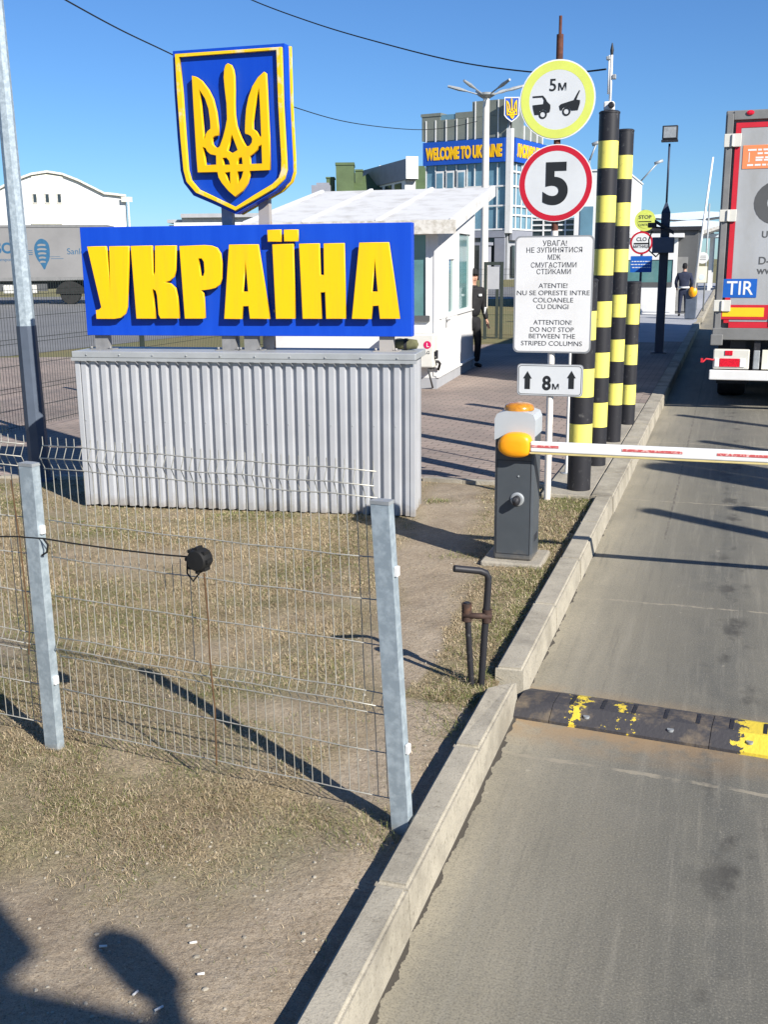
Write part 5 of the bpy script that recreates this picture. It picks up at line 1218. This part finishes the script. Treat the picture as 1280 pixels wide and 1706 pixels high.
for u in (634, 641): b.box(Xg(u) - .1, Xg(u) + .1, 5, 5.3, Zg(292), Zg(270))
b.build('roof_ladder', 'white', grf)
# white pavilion right of the round signs
pav = thing('white_pavilion', 'white flat-roofed pavilion with dark glazing behind the round road signs', 'building', (at(955, 430, 44).x, 44, .09), -RA)
Zp = lambda v: at(960, v, 44).z - .09
b = MB(); b.box(0, 1.9, 0, 9, 0, Zp(287)); b.box(-.02, 1.95, -.05, 9.05, Zp(287) + .01, Zp(284)); b.build('wall', 'white', pav)
b = MB(); b.box(.25, .75, -.04, -.005, Zp(400), Zp(345)); b.build('window', 'glassblue', pav)
b = MB(); b.box(-1.75, -.01, .4, 8, 0, Zp(363)); b.build('glazed_wing', 'glassdark', pav)
b = MB()
for z in (365, 374, 383): b.box(-1.77, -.02, .33, .395, Zp(z) - .03, Zp(z) + .03)
for x in (-1.3, -.85, -.4): b.box(x - .03, x + .03, .32, .394, 0, Zp(362.8))
b.build('glazing_bar', 'white', pav)
b = MB(); b.lathe([(.14, 0), (.14, .06), (.05, .09)], 16, 0, (1.35, -.01, Zp(298)), 'y'); b.build('red_lamp', 'lamppred', pav)

# ================================================================ TALL YARD LIGHT, WIRES
yl = at(806, 508, 45); ym = thing('yard_light_mast', 'tall concrete mast with six splayed lamp arms behind the kiosk roof', 'lamp post', (yl.x, 45, .085), 0)
zt_ = at(799, 165, 45).z - .085
MB().tube([(0, 0, 0), (0, 0, zt_)], [.17, .13], 12).build('mast', 'whitepole', ym)
b = MB(); b.lathe([(.14, zt_), (.35, zt_ + .12), (.36, zt_ + .2), (.12, zt_ + .24)], 16); b.build('crown', 'galvdull', ym)
for a in (5, 50, 100, 175, 230, 300):
    q = MB(); dx, dy = math.cos(R(a)), math.sin(R(a)); q.tube([(.3 * dx, .3 * dy, zt_ + .15), (.8 * dx, .8 * dy, zt_ + .30)], .03, 6); q.tube([(.8 * dx, .8 * dy, zt_ + .30), (1.1 * dx, 1.1 * dy, zt_ + .38), (1.55 * dx, 1.55 * dy, zt_ + .50)], [.04, .075, .05], 8); q.build('lamp_arm', 'galvdull', ym)
def wire(label, pts, r):
    o = MB(); P = [Vector(at(*p)) for p in pts]; Q = []
    for i in range(len(P) - 1):
        p0, p1, p2, p3 = P[max(0, i - 1)], P[i], P[i + 1], P[min(len(P) - 1, i + 2)]
        for k in range(8):
            t = k / 8; Q.append(.5 * ((2 * p1) + (p2 - p0) * t + (2 * p0 - 5 * p1 + 4 * p2 - p3) * t * t + (3 * p1 - p0 - 3 * p2 + p3) * t ** 3))
    Q.append(P[-1]); o.tube(Q, r, 6); return tag(o.build('overhead_wire', 'cable'), label, 'wire', 'overhead wires')
wire('black overhead wire passing behind the shield to the concrete light mast', [(40, -40, 18), (108, 0, 20), (200, 50, 22.5), (288, 92, 25), (390, 142, 29), (487, 178, 33), (580, 204, 37), (680, 216, 41), (740, 214, 43), (795, 203, 45)], .014)
wire('black overhead wire sagging across the sky to the camera mast on the column', [(340, -40, 16.5), (418, 0, 15.6), (520, 38, 14.6), (620, 68, 13.6), (760, 103, 12.2), (890, 121, 10.9), (960, 121, 10.3), (1010, 116, 9.9)], .008)

# ================================================================ RIGHT BACKGROUND: mast, signs, booth, far barrier
mo = gp(1098, 588, .14); mz = lambda v: at(1102, v, mo.y).z - .14
ms_ = thing('floodlight_mast', 'dark blue column with cabinet, camera and square floodlight on a thin rod', 'mast', mo, SGR)
b = MB(); b.box(-.085, .085, -.085, .085, 0, mz(355), 0, .01); b.box(-.16, .16, -.16, .16, 0, .02); b.build('column', 'darkblue', ms_)
b = MB(); b.add([(-.085, -.085, mz(355)), (.085, -.085, mz(355)), (.085, .085, mz(355)), (-.085, .085, mz(355)), (-.02, -.02, mz(338)), (.02, -.02, mz(338)), (.02, .02, mz(338)), (-.02, .02, mz(338))], [(0, 3, 2, 1), (4, 5, 6, 7), (0, 1, 5, 4), (1, 2, 6, 5), (2, 3, 7, 6), (3, 0, 4, 7)]); b.tube([(0, 0, mz(340)), (0, 0, mz(240))], .022, 8); b.build('rod', 'darkblue', ms_)
b = MB(); b.box(-.15, .15, -.06, .06, mz(233), mz(210), 0, .012); b.box(-.16, .16, -.10, .08, mz(237), mz(234)); fl_ = b.build('floodlight', 'black', ms_); b = MB(); b.box(-.12, .12, -.068, -.0605, mz(230.5), mz(212.5)); b.build('lens', 'galvdull', fl_)
b = MB(); b.box(-.22, .20, -.30, -.0855, mz(422), mz(396), 0, .01); b.build('cabinet', 'boxblue', ms_)
b = MB(); b.tube([(-.30, -.3, mz(378)), (-.02, -.2, mz(381))], .02, 6); b.box(-.32, -.16, -.4, -.15, mz(380), mz(372), 0, .01); b.add([(-.2, -.2, mz(372)), (.18, -.2, mz(392)), (.18, -.1, mz(392)), (-.2, -.1, mz(372)), (-.2, -.2, mz(366)), (.18, -.2, mz(386)), (.18, -.1, mz(386)), (-.2, -.1, mz(366))], [(0, 3, 2, 1), (4, 5, 6, 7), (0, 1, 5, 4), (1, 2, 6, 5), (2, 3, 7, 6), (3, 0, 4, 7)]); b.build('camera', 'black', ms_)
b = MB(); b.tube([(-.24, -.2, mz(385)), (-.30, -.2, mz(400)), (-.28, -.2, mz(418)), (-.15, -.1, mz(428)), (-.09, 0, mz(422))], .014, 6); b.build('cable_loop', 'cable', ms_)

fo_ = at(1065, 520, 31); fs2 = thing('customs_sign_post', 'distant post with lime stop disc, red customs disc and blue plate', 'road sign', (fo_.x, 31, .108), SGR)
zf = lambda v: at(1065, v, 31).z - .108; kf = 31 / FPX
MB().tube([(0, 0, 0), (0, 0, zf(350))], .035, 8).build('pole', 'darkblue', fs2)
xc = lambda u: (u - 1065) * kf
p = shape('round_plate', [circ(xc(1068), zf(368), 16.5 * kf)], 'signlime', fs2, -.05, .02); p['label'] = 'lime round stop disc'
shape('disc_field', [circ(xc(1068), zf(368), 12 * kf)], 'signlime', p, -.056, .004)
text('STOP', 'signtext', p, xc(1068), zf(365), -.06, 5.5 * kf, width=20 * kf, bold=.02); text('CONTROL', 'signtext', p, xc(1068), zf(377), -.06, 3.6 * kf, width=20 * kf)
b = MB(); b.box(xc(1058), xc(1078), -.06, -.0565, zf(370.5), zf(369)); b.build('bar', 'signblack', p)
p = shape('round_plate', [circ(xc(1064), zf(405), 18 * kf)], 'signred', fs2, -.05, .02); p['label'] = 'red ringed customs disc'
shape('disc_field', [circ(xc(1064), zf(405), 15 * kf)], 'signwhite', p, -.056, .004)
text('CLO', 'signblack', p, xc(1064), zf(402), -.06, 6 * kf, width=16 * kf, bold=.02); text('МИТНИЦЯ', 'signtext', p, xc(1064), zf(413.5), -.06, 4.5 * kf, width=25 * kf, bold=.02)
b = MB(); b.box(xc(1052), xc(1076), -.06, -.0565, zf(407.6), zf(405)); b.build('bar', 'signblack', p)
p = shape('blue_plate', [rrect(xc(1048), xc(1082), zf(454), zf(427), .02)], 'tirblue', fs2, -.05, .02)
b = MB()
for v, w0, w1 in ((436, 1050, 1080), (441, 1049, 1079), (446, 1051, 1080)):
    x = w0
    while x < w1: l_ = random.uniform(2, 5); b.box(xc(x), xc(min(x + l_, w1)), -.055, -.0505, zf(v + .7), zf(v - .7)); x += l_ + 1
b.build('plate_print', 'signwhite', p)

bo_ = gp(1123, 524, .108); BOY = bo_.y
bt = thing('control_booth', 'white far control booth with window beside the dark blue column', 'kiosk', (bo_.x, bo_.y, .108), SGR)
kb = BOY / FPX
b = MB(); b.box(-2.0, 0, 0, 2.2, 0, 1.0); b.box(-2.0, 0, 0, 2.2, 1.9, 2.65); b.box(-.12, 0, 0, 2.2, 1.0, 1.9); b.box(-2.0, -1.9, 0, 2.2, 1.0, 1.9); b.build('wall', 'white', bt)
b = MB(); b.box(-1.89, -.13, .03, 2.1, 1.0, 1.9); b.build('window', 'glass', bt); b = MB(); b.box(-1.9, -.12, -.03, -.002, .96, 1.12); b.build('sill', 'greydark', bt)
b = MB(); b.box(-1.4, -.12, -.025, -.002, .08, .92, 0, .01); b.build('lower_panel', 'white', bt)
b = MB(); b.box(-2.2, .2, -.2, 2.4, 2.66, 2.8); b.build('roof', 'white', bt)
gbx = thing('grey_shed', 'dark grey shed wall behind the distant person', 'shed', tuple(rw(40, -2.2, .1)), SGR)
b = MB(); b.box(-.9, 1.0, 0, 3, 0, 2.9); b.build('wall', 'greydark', gbx); b = MB(); b.box(-1.0, 1.1, -.15, 3.2, 2.91, 3.05); b.build('roof', 'black', gbx); b = MB(); b.box(-.6, .7, -.03, -.003, .1, 2.0); b.build('door', 'trailframe', gbx)
# canopy
cn = thing('lane_canopy', 'pale blue lane canopy with low curved roofs in the far distance on the right', 'canopy', (at(1060, 430, 62).x, 62, .1), SGR)
Zc = lambda v: at(1100, v, 62).z - .1
for (x0, x1, va, vb, ya, sag) in ((-.3, 12, 356, 343, 9, .35), (-.5, 12, 385, 364, 4, .5)):
    n = 14; za, zb_ = Zc(va), Zc(vb)
    up = [(x0 + (x1 - x0) * k / n, zb_ - sag * abs(2 * k / n - .55)) for k in range(n + 1)]
    b = MB(); b.prism_y(up + [(q[0], za + .12 * math.sin(k)) for k, q in enumerate(up[::-1])], ya, ya + 4.5); b.build('roof', 'canopy', cn)
b = MB(); b.prism_y([(0, Zc(395)), (2.8, Zc(392)), (4.6, Zc(377)), (4.9, Zc(379)), (3.0, Zc(398)), (0, Zc(399))], 0, 4); b.build('low_roof', 'fascia', cn)
for x in (.5, 4, 8.5):
    for y in (6, 12): b = MB(); b.box(x - .1, x + .1, y - .1, y + .1, 0, Zc(386)); b.build('column', 'white', cn)
b = MB(); b.box(-.2, 11.5, 4.2, 8.3, Zc(385) - .32, Zc(385) - .12); b.build('soffit', 'canopy', cn)
# far barrier with raised arm
fb0 = gp(1150, 531, .13); kb2 = fb0.y / FPX
fb_ = thing('barrier_gate', 'distant grey barrier with yellow hub and raised white arm beside the truck', 'barrier', fb0, SGR)
b = MB(); b.box(-.17, .17, -.15, .15, 0, .95, 0, .02); b.build('housing', 'sleeve', fb_)
b = MB(); b.lathe([(.16, 0), (.17, .05), (.12, .10), (.001, .12)], 20, 0, (.05, -.15, .86), 'y', sx=.8); b.build('arm_hub', 'orange', fb_)
ar0 = Vector((.08, -.2, .9)); ar1 = Vector((.42, -.2, 5.0))
b = MB(); b.tube([ar0, ar1], [.05, .03], 8); b.build('arm', 'armwhite', fb_)
# small white signs beside the far barrier
so_ = gp(1166, 520, .12); ss_ = thing('notice_post', 'thin white post with a round notice and a pale plate behind the far barrier', 'sign', so_, SGR)
zs = lambda v: at(1166, v, so_.y).z - .12; ks = so_.y / FPX
MB().tube([(.12, 0, 0), (.12, 0, zs(340))], .03, 8).build('pole', 'galvdull', ss_)
p = shape('round_notice', [circ(0, zs(430), 9 * ks)], 'signwhite', ss_, -.05, .02); b = MB()
for v in (427, 430, 433): b.box(-5 * ks, 5 * ks, -.055, -.0505, zs(v + .4), zs(v - .4))
b.build('notice_print', 'signtext', p)
p = shape('pale_plate', [rrect(-9 * ks, 8 * ks, zs(471), zs(444), .03)], 'plate', ss_, -.05, .02); shape('badge', [circ(0, zs(462), 4.5 * ks, 20)], 'canopy', p, -.055, .004)
# distant lamp posts
for (u, v0, v1, Y, arm_, lab) in ((1063, 420, 302, 70, (1098, 270), 'distant lamp post with slanted arm seen past the striped columns'), (978, 400, 268, 60, (995, 238), 'distant lamp post with slanted arm above the white pavilion')):
    p0 = at(u, v0, Y); l_ = thing('lamp_post', lab, 'lamp post', (p0.x, Y, .09), 0); zt_ = at(u, v1, Y).z - .09
    MB().tube([(0, 0, 0), (0, 0, zt_)], [.08, .05], 8).build('pole', 'galvdull', l_)
    q = at(arm_[0], arm_[1], Y); b = MB(); b.tube([(0, 0, zt_), (q.x - p0.x, 0, q.z - .09)], .05, 6); b.tube([(q.x - p0.x - .25, 0, q.z - .2), (q.x - p0.x + .25, 0, q.z - .02)], .10, 8); b.build('lamp_arm', 'galvdull', l_)

# ================================================================ LITTER
for (u, v, a, l_, lab) in ((172, 1578, 5, .022, 'white cigarette stub lying in the mirror shadow'), (322, 1571, 12, .022, 'pale cigarette stub on the bare soil, highest of the open ones'), (265, 1683, 40, .026, 'pale cigarette stub on the bare soil nearest the bottom edge'), (226, 1658, 60, .02, 'pale cigarette stub on soil beside the coach shadow'), (335, 1626, 10, .02, 'pale cigarette stub on the bare soil, right of the others')):
    p = gp(u, v, .1); z = vz(p.x, p.y) + .006; b = MB(); b.tube([(-l_ / 2, 0, 0), (l_ / 2, 0, 0)], .0035, 8); o = b.build('cigarette_stub', 'litter'); o.location = (p.x, p.y, z); o.rotation_euler.z = R(a); tag(o, lab, 'cigarette stub', 'litter on the soil')
pebbles = MB()
for i in range(420):
    if i < 160: p = rw(random.uniform(1.4, 8.5), random.uniform(-1.5, -.98))
    elif i < 330: p = Vector((random.uniform(-1.2, .1), random.uniform(2.35, 3.3), 0))
    else:
        q = random.choice(PATH); p = Vector((random.gauss(q[0], .25), random.gauss(q[1], .5), 0))
    if p.x * math.cos(RA) - p.y * math.sin(RA) > -.965: continue
    r = random.choice((.0022, .003, .003, .004, .005, .007)) * random.uniform(.8, 1.2); b = MB(); n_ = 6; ph = random.random() * 6; sx_ = random.uniform(.7, 1.5)
    b.lathe([(.0005, -r * .6), (r * .8, -r * .3), (r, 0), (r * .6, r * .5), (.0005, r * .6)], n_, 0, sx=sx_)
    ca_, sa_ = math.cos(ph), math.sin(ph)
    pebbles.add([(v[0] * ca_ - v[1] * sa_ + p.x, v[0] * sa_ + v[1] * ca_ + p.y, v[2] + vz(p.x, p.y) + r * .2) for v in b.v], b.f)
tag(pebbles.build('gravel', 'pad'), 'loose pebbles scattered on the soil by the kerb', 'gravel', kind='stuff')

# ================================================================ COACH behind the camera (casts the shadow at lower left)
cs_ = thing('coach', 'grey coach just behind the viewpoint casting its mirror shadow on the soil', 'bus', tuple(rw(-.62, 2.0, 0)), SGR)
b = MB(); b.prism_x([(0.0, .35), (0.0, 1.2), (-.06, 2.6), (-.16, 3.3), (-.28, 3.54), (-.55, 3.62), (-9, 3.62), (-9, .35)], 0, 2.5); b.box(.05, .85, -2.2, -.14, 3.54, 3.79, 0, .03); b.build('body', 'bluebus', cs_)  # roof box added to bulk out the left of the cast shadow
b = MB(); b.prism_x([(.010, 1.25), (-.048, 2.6), (-.13, 3.15), (-.142, 3.15), (-.06, 2.6), (-.002, 1.25)], .12, 2.38); b.build('windscreen', 'glassdark', cs_)
b = MB(); b.tube([(.34, -.1, 2.48), (.28, .15, 2.54), (.20, .40, 2.64), (.17, .52, 2.74)], .04, 8); b.box(.08, .23, .46, .58, 2.72, 2.93, 0, .04); b.build('mirror', 'black', cs_)
for y in (-1.8, -7):
    for x in (.05, 2.1): wheel(cs_, x, x + .35, y, .5)
